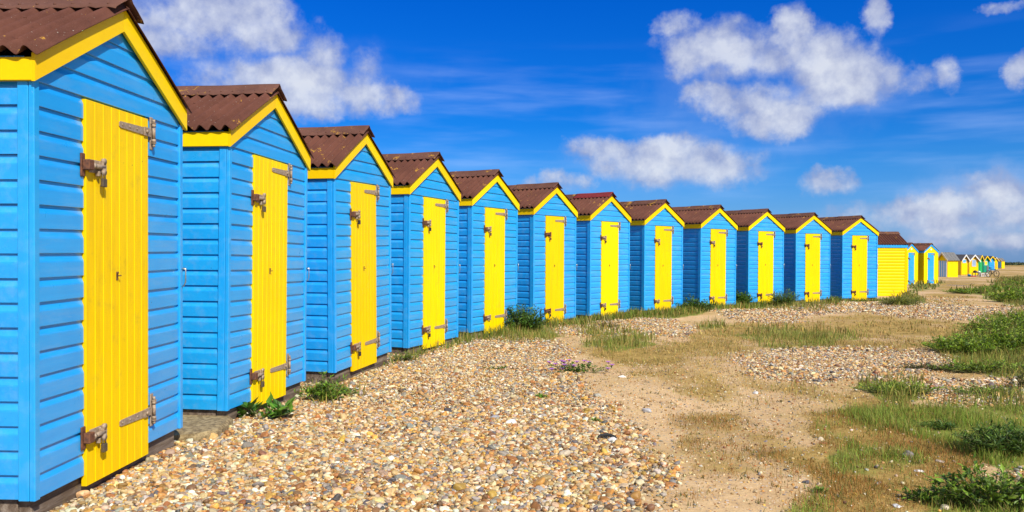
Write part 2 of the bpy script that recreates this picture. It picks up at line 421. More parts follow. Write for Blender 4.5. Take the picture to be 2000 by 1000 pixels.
class MB:
    """collects shapes into one mesh"""
    def __init__(s): s.v = []; s.f = []; s.sm = []
    def add(s, vs, fs, smooth=False, mat=None):
        o = len(s.v)
        for p in vs:
            s.v.append(tuple(mat @ Vector(p)) if mat is not None else tuple(p))
        for f in fs: s.f.append([i+o for i in f]); s.sm.append(smooth)
    def box(s, x0, x1, y0, y1, z0, z1, mat=None):
        s.add([(x0,y0,z0),(x1,y0,z0),(x1,y1,z0),(x0,y1,z0),(x0,y0,z1),(x1,y0,z1),(x1,y1,z1),(x0,y1,z1)],
              [(0,3,2,1),(4,5,6,7),(0,1,5,4),(1,2,6,5),(2,3,7,6),(3,0,4,7)], mat=mat)
    def bbox(s, x0, x1, y0, y1, z0, z1, b=.003, mat=None):
        """box with chamfered edges"""
        xs = (x0, x0+b, x1-b, x1); ys = (y0, y0+b, y1-b, y1); zs = (z0, z0+b, z1-b, z1)
        vs = []
        for (i, j, k) in ((i, j, k) for i in (0, 1) for j in (0, 1) for k in (0, 1)):
            X, Y, Z = xs[3*i], ys[3*j], zs[3*k]; a, c, d = xs[1+i], ys[1+j], zs[1+k]
            vs += [(X, c, d), (a, Y, d), (a, c, Z)]
        q = lambda i, j, k: 3*(4*i+2*j+k)
        fs = []
        for i in (0, 1): fs.append([q(i,0,0), q(i,0,1), q(i,1,1), q(i,1,0)][::(1 if i == 0 else -1)])
        for j in (0, 1): fs.append([q(0,j,0)+1, q(1,j,0)+1, q(1,j,1)+1, q(0,j,1)+1][::(1 if j == 0 else -1)])
        for k in (0, 1): fs.append([q(0,0,k)+2, q(0,1,k)+2, q(1,1,k)+2, q(1,0,k)+2][::(1 if k == 0 else -1)])
        for j in (0, 1):
            for k in (0, 1): fs.append([q(0,j,k)+1, q(1,j,k)+1, q(1,j,k)+2, q(0,j,k)+2])
        for i in (0, 1):
            for k in (0, 1): fs.append([q(i,0,k)+0, q(i,1,k)+0, q(i,1,k)+2, q(i,0,k)+2])
        for i in (0, 1):
            for j in (0, 1): fs.append([q(i,j,0)+0, q(i,j,1)+0, q(i,j,1)+1, q(i,j,0)+1])
        for i in (0, 1):
            for j in (0, 1):
                for k in (0, 1): fs.append([q(i,j,k), q(i,j,k)+1, q(i,j,k)+2])
        s.add(vs, fs, mat=mat)
    def tube(s, pts, r, n=8, smooth=True, cap=True):
        pts = [Vector(p) for p in pts]; rr = r if isinstance(r, (list, tuple)) else [r]*len(pts)
        vs = []; fs = []
        up = None
        for i, p in enumerate(pts):
            d = (pts[min(i+1, len(pts)-1)] - pts[max(i-1, 0)]).normalized()
            if up is None:
                up = Vector((0, 0, 1)) if abs(d.z) < .9 else Vector((1, 0, 0))
            a = d.cross(up).normalized(); up = a.cross(d).normalized()
            for k in range(n):
                t = 2*PI*k/n
                vs.append(p + a*math.cos(t)*rr[i] + up*math.sin(t)*rr[i])
        for i in range(len(pts)-1):
            for k in range(n):
                fs.append([i*n+k, i*n+(k+1) % n, (i+1)*n+(k+1) % n, (i+1)*n+k])
        if cap: fs.append(list(range(n))[::-1]); fs.append([(len(pts)-1)*n+k for k in range(n)])
        s.add(vs, fs, smooth)
    def prism(s, poly, y0, y1):
        """polygon in x,z pushed along y"""
        n = len(poly)
        vs = [(x, y0, z) for x, z in poly] + [(x, y1, z) for x, z in poly]
        fs = [list(range(n)), [n+i for i in range(n)][::-1]] + [[i, (i+1) % n + 0, n+(i+1) % n, n+i][::-1] for i in range(n)]
        s.add(vs, fs)
    def mesh(s, name):
        me = bpy.data.meshes.new(name); me.from_pydata(s.v, [], s.f); me.update()
        me.polygons.foreach_set("use_smooth", s.sm)
        import bmesh
        bm = bmesh.new(); bm.from_mesh(me); bmesh.ops.recalc_face_normals(bm, faces=bm.faces); bm.to_mesh(me); bm.free()
        return me

def link(name, me, mat=None, parent=None, loc=(0,0,0), rot=(0,0,0)):
    o = bpy.data.objects.new(name, me); COL.objects.link(o)
    o.location = loc; o.rotation_euler = rot
    if mat is not None:
        if len(me.materials) == 0: me.materials.append(mat)
        if me.materials[0] is not mat:
            o.material_slots[0].link = 'OBJECT'; o.material_slots[0].material = mat
    if parent is not None: o.parent = parent
    return o
def tag(o, label, cat, group=None, kind=None):
    if label: o["label"] = label
    if cat: o["category"] = cat
    if group: o["group"] = group
    if kind: o["kind"] = kind
    return o
def empty(name, loc, rot=(0,0,0)):
    o = bpy.data.objects.new(name, None); COL.objects.link(o)
    o.location = loc; o.rotation_euler = rot; o.empty_display_size = .2
    return o

# ------------------------------------------------------------------ ground sheet
def geo_lines(a, b, step0, ratio):
    r = [a]; st = step0
    while r[-1] < b: r.append(r[-1] + st); st *= ratio
    return r
ys = [-400, -200, -100, -50, -25, -12, -6, -3, -1, 0.5, 1.5] + geo_lines(2.2, 1800, .05, 1.0125)
xs = [-1500, -700, -350, -160, -80, -40, -20, -12, -8, -6, -5] + list(np.arange(-4, 5, .07)) + geo_lines(5, 1600, .075, 1.014)
X, Y = np.meshgrid(np.array(xs), np.array(ys))
Z = ground_z(X, Y)
Lg, Lv, Ld = sample_layers(X.ravel(), Y.ravel())
off = (Y.ravel() < -2) | (X.ravel() < -6)
Lg[off] = .8; Lv[off] = 0; Ld[off] = 0
far = Y.ravel() > 210
Lg[far] = .0; Ld[far] = .7; Lv[far] = .35
nx, ny = len(xs), len(ys)
I = np.arange(nx*ny).reshape(ny, nx)
quads = np.stack([I[:-1,:-1].ravel(), I[:-1,1:].ravel(), I[1:,1:].ravel(), I[1:,:-1].ravel()], 1)
gme = raw_mesh("ground", np.stack([X.ravel(), Y.ravel(), Z.ravel()], 1), [quads], np.stack([Lg, Lv, Ld], 1), True, "zone")
ground = link("ground", gme, M['ground']); ground["kind"] = "structure"

# ------------------------------------------------------------------ beach hut pattern
W, D, H = 1.50, 1.85, 1.95
SL = .565                                   # roof rise per metre
D0, D1, DT, DB = .410, 1.047, 1.937, -.056   # door
BH = H/17
PROF = [(.0170, 0), (.0190, .002), (.0190, .070), (.0180, .077), (.0150, .084), (.0112, .093), (.0085, .101), (.0078, BH)]

def clad(mb, rows, side='front', rnd=None):
    """rows: list of (z0, fx0(z), fx1(z)); boards face local -y at y=-depth"""
    for (z0, a, b_) in rows:
        vs = []; n = len(PROF)
        j0, j1 = (rnd.uniform(-.0016, .0016), rnd.uniform(-.0016, .0016)) if rnd else (0, 0)
        dd = rnd.uniform(-.0012, .0012) if rnd else 0
        ok = all(b_(z0+h) > a(z0+h) for _, h in PROF[:3])
        if not ok: continue
        for (d, h) in PROF:
            xa, xb = a(z0+h), b_(z0+h)
            if xb < xa: xa = xb = (xa+xb)/2
            vs.append((xa, -(d+dd), z0+h+j0)); vs.append((xb, -(d+dd), z0+h+j1))
        vs.append((a(z0), 0, z0+j0)); vs.append((b_(z0), 0, z0+j1))
        fs = [[2*i, 2*i+1, 2*i+3, 2*i+2] for i in range(n-1)] + [[2*n, 2*n+1, 1, 0]]
        fs += [[2*n] + [2*i for i in range(n)], [2*n+1] + [2*i+1 for i in range(n)][::-1]]
        mb.add(vs, fs)

def hut_parts():
    parts = []                                # (name, mesh, material key, index of parent part or None)
    rnd = random.Random(3)
    # front wall, cut round the door
    mb = MB()
    c = lambda v: (lambda z: v)
    gl = lambda z: max(.03, (z-2.0)/SL); gr = lambda z: min(W-.03, W-(z-2.0)/SL)
    rows = []
    for k in range(22):
        z0 = k*BH
        if k < 17: rows += [(z0, c(.03), c(D0-.004)), (z0, c(D1+.004), c(W-.03))]
        else: rows.append((z0, gl, gr))
    clad(mb, rows, rnd=rnd)
    mb.prism([(.035, .0), (W-.035, .0), (W-.035, 2.0), (W/2, 2.0+SL*W/2-.03), (.035, 2.0)], .004, .02)
    parts.append(("front_wall", mb.mesh("front_wall"), 'wall', None))
    # side walls
    for s in (0, 1):
        mb = MB(); sub = MB()
        clad(sub, [(k*BH, c(.03), c(D-.03)) for k in range(18)], rnd=rnd)
        sub.box(.02, D-.02, .004, .02, 0, H+.1)
        R = Matrix.Translation((.0285, D, 0)) @ Matrix.Rotation(-PI/2, 4, 'Z') if s == 0 else Matrix.Translation((W-.0285, 0, 0)) @ Matrix.Rotation(PI/2, 4, 'Z')
        mb.add(sub.v, sub.f, mat=R)
        parts.append(("side_wall", mb.mesh("side_wall"), 'wall', None))
    mb = MB(); sub = MB()
    clad(sub, [(k*BH, (c(.03) if k < 17 else gl), (c(W-.03) if k < 17 else gr)) for k in range(22)], rnd=rnd)
    mb.add(sub.v, sub.f, mat=Matrix.Translation((W, D, 0)) @ Matrix.Rotation(PI, 4, 'Z'))
    parts.append(("back_wall", mb.mesh("back_wall"), 'wall', None))
    # corner boards (front face strip + side strip in one angle)
    for (sx, sy) in ((0,0), (1,0), (0,1), (1,1)):
        mb = MB()
        fx = (0, .040) if sx == 0 else (W-.040, W)
        fy = (-.029, -.002) if sy == 0 else (D+.002, D+.029)
        mb.bbox(fx[0], fx[1], fy[0], fy[1], -.004, H+.018, .003)
        gx2 = (0, .0265) if sx == 0 else (W-.0265, W)
        gy2 = (.0005, .052) if sy == 0 else (D-.052, D-.0005)
        mb.bbox(gx2[0], gx2[1], gy2[0], gy2[1], -.004, H-.002, .003)
        parts.append(("corner_board", mb.mesh("corner_board"), 'trim', None))
    # timber plinth: bearers under the floor
    mb = MB()
    mb.bbox(.035, W-.035, .012, .075, -.175, -.003, .006)
    mb.bbox(.035, W-.035, D-.075, D-.012, -.175, -.003, .006)
    mb.bbox(.036, .105, .078, D-.078, -.175, -.003, .006)
    mb.bbox(W-.105, W-.036, .078, D-.078, -.175, -.003, .006)
    parts.append(("plinth", mb.mesh("plinth"), 'wood', None))
    # corrugated roof sheets
    wl = .0985; amp = .021
    for s in (0, 1):
        y0, y1 = -.072, D+.06
        ny_ = int((y1-y0)/wl*10)
        svals = [-.050, .1, .3, .5, .7, W/2+.002]
        vs = []; fs = []
        nrm = Vector((-SL, 0, 1)).normalized()
        for lay in (0, 1):
            for i in range(ny_+1):
                y = y0 + (y1-y0)*i/ny_
                o_ = -amp*math.cos(2*PI*(y-y0)/wl) + (0.0035 if lay else 0)
                for q, x in enumerate(svals):
                    dip = 0.004*math.sin(y*2.1 + q*.9)
                    p = Vector((x, y, 2.100 + SL*x)) + nrm*(o_ + dip)
                    vs.append((p.x, p.y, p.z) if s == 0 else (W-p.x, p.y, p.z))
        m_ = len(svals); L = (ny_+1)*m_
        for i in range(ny_):
            for q in range(m_-1):
                a = i*m_+q
                fs.append([a, a+1, a+1+m_, a+m_]); fs.append([L+a, L+a+m_, L+a+1+m_, L+a+1])
        for i in range(ny_):
            for q in (0, m_-1):
                a = i*m_+q; fs.append([a, a+m_, L+a+m_, L+a])
        for q in range(m_-1):
            for i in (0, ny_):
                a = i*m_+q; fs.append([a, a+1, L+a+1, L+a])
        mb = MB(); mb.add(vs, fs, True)
        # fixing nails along the eave crests
        for j in range(1, int((y1-y0)/wl), 2):
            y = y0 + (j+.5)*wl
            for x in (.045, .4):
                p = Vector((x, y, 2.100+SL*x)) + nrm*(amp+.003)
                q = p if s == 0 else Vector((W-p.x, p.y, p.z))
                nn = nrm if s == 0 else Vector((-nrm.x, 0, nrm.z))
                mb.tube([q - nn*.004, q + nn*.004, q + nn*.007], [.009, .008, .003], 6)
        me = mb.mesh("roof_sheet")
        parts.append(("roof_sheet", me, 'roof', None))
    # ridge cap in two lapped lengths
    def cap(y0, y1, lift, seed):
        r_ = random.Random(seed); mb = MB()
        prof = []
        zr = 2.100 + SL*W/2 + amp/math.cos(math.atan(SL)) + .004 + lift
        for x, dz in ((-.150, -.008), (-.14, 0), (-.08, 0), (-.035, 0), (-.022, .007), (0, .016), (.022, .007), (.035, 0), (.08, 0), (.14, 0), (.150, -.008)):
            prof.append((W/2+x, zr - SL*abs(x) + dz))
        n = len(prof); nn = 26; vs = []; fs = []
        for lay in (0, -.004):
            for i in range(nn+1):
                y = y0+(y1-y0)*i/nn
                for j, (x, z) in enumerate(prof):
                    e = .0045*math.cos(2*PI*(y+.03)/wl) if j in (0, 1, n-1, n-2) else 0
                    vs.append((x, y, z+lay+e+.002*math.sin(9*y+seed)))
        L = (nn+1)*n
        for i in range(nn):
            for j in range(n-1):
                a = i*n+j; fs.append([a, a+1, a+n+1, a+n]); fs.append([L+a, L+a+n, L+a+n+1, L+a+1])
            for j in (0, n-1):
                a = i*n+j; fs.append([a, a+n, L+a+n, L+a])
        for i in (0, nn):
            for j in range(n-1):
                a = i*n+j; fs.append([a, a+1, L+a+1, L+a])
        mb.add(vs, fs, True)
        for j in range(int((y1-y0)/wl)):
            for sg in (-1, 1):
                x = W/2+sg*.115; z = zr-SL*.115
                y = y0+(j+.6)*wl
                mb.tube([(x, y, z-.004), (x+sg*.003, y, z+.006), (x+sg*.004, y, z+.009)], [.009, .008, .003], 6)
        return mb.mesh("ridge_cap")
    parts.append(("ridge_cap", cap(-.082, .86, .004, 1), 'ridge', None))
    parts.append(("ridge_cap", cap(.80, D+.07, 0, 2), 'ridge_rear', None))
    # barge boards, fascia boards
    mb = MB(); mb.prism([(-.020, H-.020*SL), (W/2-.0012, H+SL*W/2), (W/2-.0012, H+SL*W/2+.130), (-.020, H+.130-.020*SL)], -.048, -.031)
    parts.append(("barge_board", mb.mesh("barge_board"), 'barge', None))
    mb = MB(); mb.prism([(W+.020, H-.020*SL), (W/2+.0012, H+SL*W/2), (W/2+.0012, H+SL*W/2+.130), (W+.020, H+.130-.020*SL)], -.048, -.031)
    parts.append(("barge_board", mb.mesh("barge_board"), 'barge', None))
    for s in (0, 1):
        mb = MB(); x0, x1 = (-.018, .006) if s == 0 else (W-.006, W+.018)
        mb.bbox(x0, x1, -.0305, D+.02, H-.008, H+.100, .003)
        parts.append(("fascia_board", mb.mesh("fascia_board"), 'barge', None))
    # door: beaded boards
    mb = MB(); pts = []; n = 8; pw = (D1-D0)/n
    y_out = -.030
    for i in range(n):
        a = D0 + i*pw
        if i: pts += [(a+.004, y_out-.0005), (a+.008, y_out)]
        else: pts += [(a, y_out+.002), (a+.002, y_out)]
        mid = a + pw*.52
        e = a+pw
        if i < n-1: pts += [(e-.006, y_out), (e-.002, y_out+.0022), (e+.001, y_out+.0022)]
        else: pts += [(e-.002, y_out), (e, y_out+.002)]
    pts += [(D1, -.003), (D0, -.003)]
    m_ = len(pts); rl = random.Random(5); vs = []
    dz = {0: 0}
    for lay, zz in enumerate((DB, DT)):
        for (x, y) in pts: vs.append((x, y, zz))
    fs = [[i, (i+1) % m_, m_+(i+1) % m_, m_+i] for i in range(m_)] + [list(range(m_)), [m_+i for i in range(m_)]]
    mb.add(vs, fs)
    door_i = len(parts)
    parts.append(("door", mb.mesh("door"), 'door', None))
    # strap hinges
    for hz in (1.858, .196):
        mb = MB(); y = y_out
        x0, x1 = .725, 1.075
        poly = [(x0, hz-.012), (x0+.010, hz-.017), (.93, hz-.021), (x1, hz-.024), (x1, hz+.024), (.93, hz+.021), (x0+.010, hz+.017), (x0, hz+.012)]
        mb.prism(poly, y-.0055, y-.0005)
        mb.bbox(.985, 1.03, y-.0115, y-.006, hz-.026, hz+.026, .002)
        for bx in (.75, .83, .91): mb.tube([(bx, y-.005, hz), (bx, y-.0085, hz), (bx, y-.010, hz)], [.007, .0065, .003], 8)
        mb.tube([(1.008, y-.012, hz), (1.008, y-.020, hz), (1.008, y-.022, hz)], [.011, .010, .004], 10)
        for (za, zb, r) in ((-.032, .032, .0095), (.036, .055, .012), (.057, .062, .0145), (-.055, -.036, .012), (-.062, -.057, .0145), (.062, .082, .008), (-.082, -.062, .008)):
            mb.tube([(1.092, y-.012, hz+za), (1.092, y-.012, hz+zb)], r, 12)
        mb.bbox(1.080, 1.116, -.026, -.019, hz-.098, hz+.098, .003)
        parts.append(("hinge", mb.mesh("hinge"), 'hinge', door_i))
    # bolts with padlocks
    for bz in (1.598, .196):
        mb = MB(); y = y_out
        mb.bbox(.372, .408, -.029, -.0195, bz-.060, bz+.060, .003)        # keep plate on the wall
        mb.bbox(.380, .428, -.066, -.0295, bz-.026, bz+.028, .004)        # keep loop
        kp = mb.mesh("bolt_keep")
        parts.append(("bolt_keep", kp, 'rust', door_i))
        mb = MB()
        mb.bbox(.430, .545, y-.006, y-.001, bz-.034, bz+.034, .002)        # back plate
        mb.tube([(.4285, y-.022, bz), (.535, y-.022, bz)], .0125, 12)
        mb.tube([(.4285, y-.022, bz), (.447, y-.022, bz)], .0165, 12)
        mb.tube([(.528, y-.020, bz+.030), (.528, y-.034, bz+.030)], .017, 14)
        mb.tube([(.528, y-.020, bz-.026), (.528, y-.034, bz-.026)], .017, 14)
        mb.bbox(.512, .545, y-.033, y-.0055, bz-.03, bz+.03, .003)
        mb.bbox(.546, .562, y-.024, y-.006, bz-.012, bz+.012, .002)
        mb.bbox(.486, .504, y-.024, y-.004, bz-.050, bz-.022, .003)
        parts.append(("bolt", mb.mesh("bolt"), 'bolt', door_i))
        mb = MB()
        cx = .528; zt = bz-.020
        arc = [(cx-.0135, y-.027, zt-.040), (cx-.0135, y-.027, zt-.008)] + [(cx-.0135*math.cos(t), y-.027, zt-.006+.0135*math.sin(t)) for t in (.4, .9, PI/2, 2.2, 2.7)] + [(cx+.0135, y-.027, zt-.008), (cx+.0135, y-.027, zt-.040)]
        mb.tube(arc, .0035, 8)
        sh = mb.mesh("shackle")
        parts.append(("shackle", sh, 'steel', door_i))
        mb = MB(); mb.bbox(cx-.020, cx+.020, y-.035, y-.018, zt-.084, zt-.040, .003)
        parts.append(("padlock", mb.mesh("padlock"), 'lock', door_i))
    # little latch in the middle of the door
    mb = MB(); hz = 1.018; y = y_out
    mb.bbox(.693, .709, y-.0035, y-.0005, hz-.024, hz+.024, .001)
    mb.tube([(.701, y-.004, hz), (.701, y-.016, hz+.002), (.710, y-.020, hz+.002)], .0038, 6)
    mb.tube([(.701, y-.004, hz+.018), (.701, y-.009, hz+.018)], .007, 6)
    parts.append(("latch", mb.mesh("latch"), 'rust', door_i))
    # cabin hook hanging at the right corner
    mb = MB(); x = W-.016; hz = 1.035; y = -.029
    mb.tube([(x, y+.004, hz), (x, y-.016, hz), (x, y-.024, hz-.006)], .0045, 6)
    mb.tube([(x, y-.012, hz+.008), (x, y-.026, hz+.002), (x+.001, y-.024, hz-.085), (x+.002, y-.012, hz-.112), (x+.003, y-.002, hz-.116)], .0042, 6)
    parts.append(("cabin_hook", mb.mesh("cabin_hook"), 'steel', None))
    return parts

HUT = hut_parts()
BLUE_SET = dict(wall='blue', trim='blue_trim', wood='wood', roof='roof', ridge='ridge', ridge_rear='ridge', barge='yellow_trim', door='yellow',
                hinge='galv', rust='rust', bolt='galv', steel='steel', lock='brass')
YELLOW_SET = dict(BLUE_SET, wall='yellow_wall', trim='yellow_corner', barge='blue_trim', door='blue_trim')
M['yellow_wall'] = paint('yellow cladding paint', (.95, .70, .0005), (.92, .65, .0005), rough=.46, wear_amt=.2, wear=(.6,.4,.05), bump=.15, spec=.12)
M['yellow_corner'] = paint('yellow corner paint', (.94, .66, .0005), (.91, .60, .0005), grain=(40, 40, 1.5), wear_amt=.2, wear=(.6,.4,.05), spec=.12)

def place_hut(x, y, z, yaw, roll, label, group, mats, name="beach_hut", skip=(), over=None, drop_lock=()):
    x, y = x - math.sin(yaw)*.028, y + math.cos(yaw)*.028
    root = empty(name, (x, y, z), (0, -roll, yaw))
    tag(root, label, "beach hut", group)
    made = {}; lock_no = 0
    for i, (nm, me, key, par) in enumerate(HUT):
        if nm in skip: continue
        if nm in ("padlock", "shackle"):
            idx = lock_no // 2; lock_no += 1
            if idx in drop_lock: continue
        k = mats[key]
        if over and key in over: k = over[key]
        made[i] = link(nm, me, M[k], root if par is None else made[par])
    return root

FIT = [(-2.206,3.634,-1.162,87.8,.0079), (-2.085,5.756,-1.170,82.8,-.0119), (-1.764,7.860,-1.211,76.9,.0211), (-1.300,9.902,-1.209,69.2,-.0043),
       (-.617,12.004,-1.224,61.7,-.0022), (.384,14.011,-1.259,54.8,.0028), (1.591,16.004,-1.276,49.2,-.001), (3.006,17.843,-1.299,42.9,-.0026),
       (4.689,19.549,-1.309,39.3,-.0078), (6.389,21.228,-1.315,33.7,-.0019), (8.218,22.733,-1.340,29.7,.0021), (10.132,24.080,-1.353,24.2,-.0014)]
ROWL = ["largest and nearest blue beach hut, cut off by the left edge of the view",
        "second nearest blue beach hut, broad dark weed growing under its yellow door",
        "third nearest blue beach hut, grassy flowering weed clump at its left corner",
        "fourth blue beach hut from the left, small grassy weed at its left corner",
        "fifth blue beach hut from the left, its door foot left of the tall dark bush",
        "sixth blue beach hut from the left, tall dark bush in front of its left corner",
        "blue beach hut with a bright red length of ridge cap on its roof",
        "blue beach hut with yellow door just right of the one with the red ridge cap",
        "blue beach hut with a dark weed at its left corner, ninth from the left",
        "blue beach hut with a green bush at its left corner, tenth from the left",
        "second last hut of the blue row, feathery grass tuft at its left corner",
        "last and farthest blue beach hut of the row, standing against the yellow hut wall"]
OVER = {3: dict(lock='black_lock'), 2: dict(lock='black_lock'), 5: dict(bolt='rust', lock='rust'), 6: dict(ridge='ridge_red', lock='black_lock'),
        1: dict(bolt='galv'), 8: dict(lock='black_lock'), 9: dict(bolt='rust'), 10: dict(bolt='rust', lock='black_lock'), 11: dict(bolt='rust', lock='black_lock')}
for i, (x, y, zz, yw, rl) in enumerate(FIT):
    place_hut(x, y, zz + CAM_Z, math.radians(yw), rl, ROWL[i], "blue beach huts in a curved row", BLUE_SET,
              over=OVER.get(i), drop_lock=((1,) if i in (4, 7) else ()))
# yellow huts beyond
def yellow_hut(px, py, depth, yaw, label):
    x, y, z = at(px, py, depth)
    r = place_hut(x, y, z, math.radians(yaw), 0, label, "yellow beach huts with blue trim", YELLOW_SET, skip=("cabin_hook",))
    mb = MB()
    ring = [(W/2 + .085*math.cos(t*PI/8), 2.17 + .055*math.sin(t*PI/8)) for t in range(16)]
    mb.prism(ring, -.030, -.0185)
    link("number_plate", mb.mesh("number_plate"), M['white'], r)
yellow_hut(1771.5, 584.5, 29.6, 91.5, "yellow beach hut showing only its plain side wall, right behind the last blue hut")
yellow_hut(1767.0, 555.5, 48.0, 34, "yellow beach hut half hidden, pale blue door right beside the plain yellow side wall")
yellow_hut(1804.3, 554.8, 49.0, 30, "yellow beach hut with blue door, standing free at the right end of the near huts")

# ------------------------------------------------------------------ far huts
def far_hut(px, py, depth, yaw, w, d, h, rise, c_wall, c_barge, c_roof, label, front):
    """front-left base corner at a measured spot; front: list of (kind, x0, x1, z0, z1, material)"""
    x, y, z = at(px, py, depth)
    root = empty("beach_hut", (x, y, z), (0, 0, math.radians(yaw)))
    tag(root, label, "beach hut", "far beach huts of mixed colours")
    mb = MB(); mb.prism([(0, -.15), (w, -.15), (w, h), (w/2, h+rise), (0, h)], 0, d)
    for k in range(int(h/.15)):
        mb.box(-.012, 0, .02, d-.02, k*.15, k*.15+.13); mb.box(w, w+.012, .02, d-.02, k*.15, k*.15+.13)
    link("wall", mb.mesh("far_wall"), M[c_wall], root)
    ov = .22; t_ = .05; s = rise/(w/2)
    for sg in (0, 1):
        mb = MB()
        P = [(-.14, h-.14*s+.02), (w/2, h+rise+.02), (w/2, h+rise+.02+t_), (-.14, h-.14*s+.02+t_)]
        if sg: P = [(w-a, b) for a, b in P]
        mb.prism(P, -ov, d+.1)
        for yy in (.2*d, .5*d, .8*d):
            Q = [(a, b+.012) for a, b in P]; mb.prism([(a, b+.02) if j > 1 else (a, b+.03) for j, (a, b) in enumerate(P)], yy, yy+.05)
        link("roof", mb.mesh("far_roof"), M[c_roof], root)
        mb = MB()
        P = [(-.16, h-.16*s-.09), (w/2, h+rise-.09), (w/2, h+rise+.085), (-.16, h-.16*s+.085)]
        if sg: P = [(w-a, b) for a, b in P]
        mb.prism(P, -ov-.03, -ov-.002)
        link("barge_board", mb.mesh("far_barge"), M[c_barge], root)
    for (kind, x0, x1, z0, z1, mt) in front:
        mb = MB()
        if kind == 'window':
            f = .05
            for a in ((x0, x1, z1-f, z1), (x0, x1, z0, z0+f), (x0, x0+f, z0+f, z1-f), (x1-f, x1, z0+f, z1-f)):
                mb.box(a[0], a[1], -.05, -.002, a[2], a[3])
            o = link("window", mb.mesh("far_window"), M['white'], root)
            mb = MB(); mb.box(x0+f, x1-f, -.02, -.004, z0+f, z1-f); link("pane", mb.mesh("far_pane"), M[mt], o)
        elif kind == 'stripes':
            n = 7
            for k in range(n):
                if k % 2 == 0: mb.bbox(x0+(x1-x0)*k/n, x0+(x1-x0)*(k+1)/n-.004, -.045, -.002, z0, z1, .005)
            o = link("door", mb.mesh("far_door"), M['white'], root)
            mb = MB()
            for k in range(n):
                if k % 2: mb.box(x0+(x1-x0)*k/n, x0+(x1-x0)*(k+1)/n-.004, -.03, -.002, z0, z1)
            link("door_panel", mb.mesh("far_panel"), M[mt], o)
        else:
            n = max(2, int((x1-x0)/.16))
            for k in range(n): mb.bbox(x0+(x1-x0)*k/n, x0+(x1-x0)*(k+1)/n-.012, -.045, -.002, z0, z1, .006)
            link(kind, mb.mesh("far_"+kind), M[mt], root)
    return root
# measured front-left corners
far_hut(1832.5, 541.5, 77, -60, .92, 1.75, 1.80, .58, 'yellow_wall', 'cream', 'roof_grey', "yellow hut with blue and white striped doors and grey felt roof, cream gable boards",
        [('stripes', .08, .87, .05, 1.62, 'pale_blue')])
far_hut(1877.0, 536.5, 92, 28, 1.22, 1.8, 1.75, .55, 'deep_yellow', 'white', 'roof_dark', "yellow hut with small high window and dark roof, behind the striped-door hut",
        [('window', .22, .9, 1.38, 1.80, 'pale_blue'), ('shutter', .06, 1.16, .05, 1.32, 'yellow_wall')])
far_hut(1892.0, 537.5, 94, 18, 1.47, 1.9, 1.75, .65, 'deep_yellow', 'white', 'roof_grey', "yellow hut with large blue white-framed window, just above the piled table",
        [('window', .45, 1.08, 1.05, 1.85, 'glass'), ('shutter', .08, 1.4, .05, .98, 'yellow_wall')])
far_hut(1911.0, 534.0, 110, 38, 1.3, 2.0, 1.85, .65, 'green', 'yellow_trim', 'roof_grey', "bright green hut with yellow gable boards, left one of the two green huts",
        [('door', .3, .95, .05, 1.7, 'green')])
far_hut(1920.5, 532.5, 116, 12, 1.0, 2.1, 1.80, .62, 'teal', 'yellow_trim', 'roof_grey', "teal green hut with yellow window board and grey panel, behind the bicycle",
        [('window', .18, .66, 1.1, 1.72, 'yellow_wall'), ('door', .1, .5, .05, .95, 'teal'), ('panel', .56, .92, .05, 1.0, 'grey_panel')])
far_hut(1931.5, 527.5, 140, 10, 1.15, 2.1, 1.8, .62, 'blue', 'yellow_trim', 'roof_dark', "blue hut with yellow gable boards, right of the green huts",
        [('door', .12, 1.0, .05, .75, 'blue_trim'), ('shutter', .12, 1.0, .8, 1.4, 'blue_trim')])
far_hut(1940.5, 524.5, 160, 8, .95, 2.1, 1.7, .55, 'yellow_wall', 'cream', 'roof', "yellow hut with cream gable boards between the blue hut and the end hut",
        [('shutter', .08, .88, .1, 1.3, 'deep_yellow')])
far_hut(1946.5, 523.5, 172, -58, 1.05, 1.25, 1.65, .5, 'yellow_wall', 'cream', 'roof_grey', "farthest yellow hut with pale blue door, end of the far group",
        [('door', .12, .93, .05, 1.45, 'pale_blue')])

# ------------------------------------------------------------------ things lying out before the far huts
def bicycle(px, py):
    x, y, z = on_ground(px, py)
    r = empty("bicycle", (x, y, z), (0, 0, math.radians(12)))
    tag(r, "dark bicycle parked on the path in front of the teal hut", "bicycle")
    Rw = .31
    for cx in (-.47, .47):
        mb = MB(); mb.tube([(cx+Rw*math.cos(t*PI/12), 0, Rw+.02+Rw*math.sin(t*PI/12)) for t in range(25)], .032, 6)
        wh = link("wheel", mb.mesh("wheel"), M['dark'], r)
        mb = MB()
        for k in range(10):
            t = k*PI/5; mb.tube([(cx, 0, Rw+.02), (cx+.29*math.cos(t), 0, Rw+.02+.29*math.sin(t))], .004, 4)
        link("spokes", mb.mesh("spokes"), M['steel'], wh)
    mb = MB(); bb = (-.05, 0, .30); st = (-.2, 0, .78); hd = (.33, 0, .80)
    for a, b in ((bb, st), (bb, hd), (st, hd), (bb, (-.47, 0, .33)), (st, (-.47, 0, .33)), (hd, (.47, 0, .33))): mb.tube([a, b], .026, 6)
    link("frame", mb.mesh("frame"), M['black_lock'], r)
    mb = MB(); mb.tube([hd, (.30, 0, .98)], .014, 6); mb.tube([(.26, -.26, 1.0), (.33, -.1, 1.0), (.33, .1, 1.0), (.26, .26, 1.0)], .014, 6)
    link("handlebar", mb.mesh("handlebar"), M['steel'], r)
    mb = MB(); mb.tube([(-.22, 0, .78), (-.23, 0, .88)], .014, 6); mb.tube([(-.36, 0, .90), (-.24, 0, .91), (-.08, 0, .90)], [.075, .05, .02], 8)
    link("saddle", mb.mesh("saddle"), M['dark'], r)
bicycle(1938.5, 541.2)
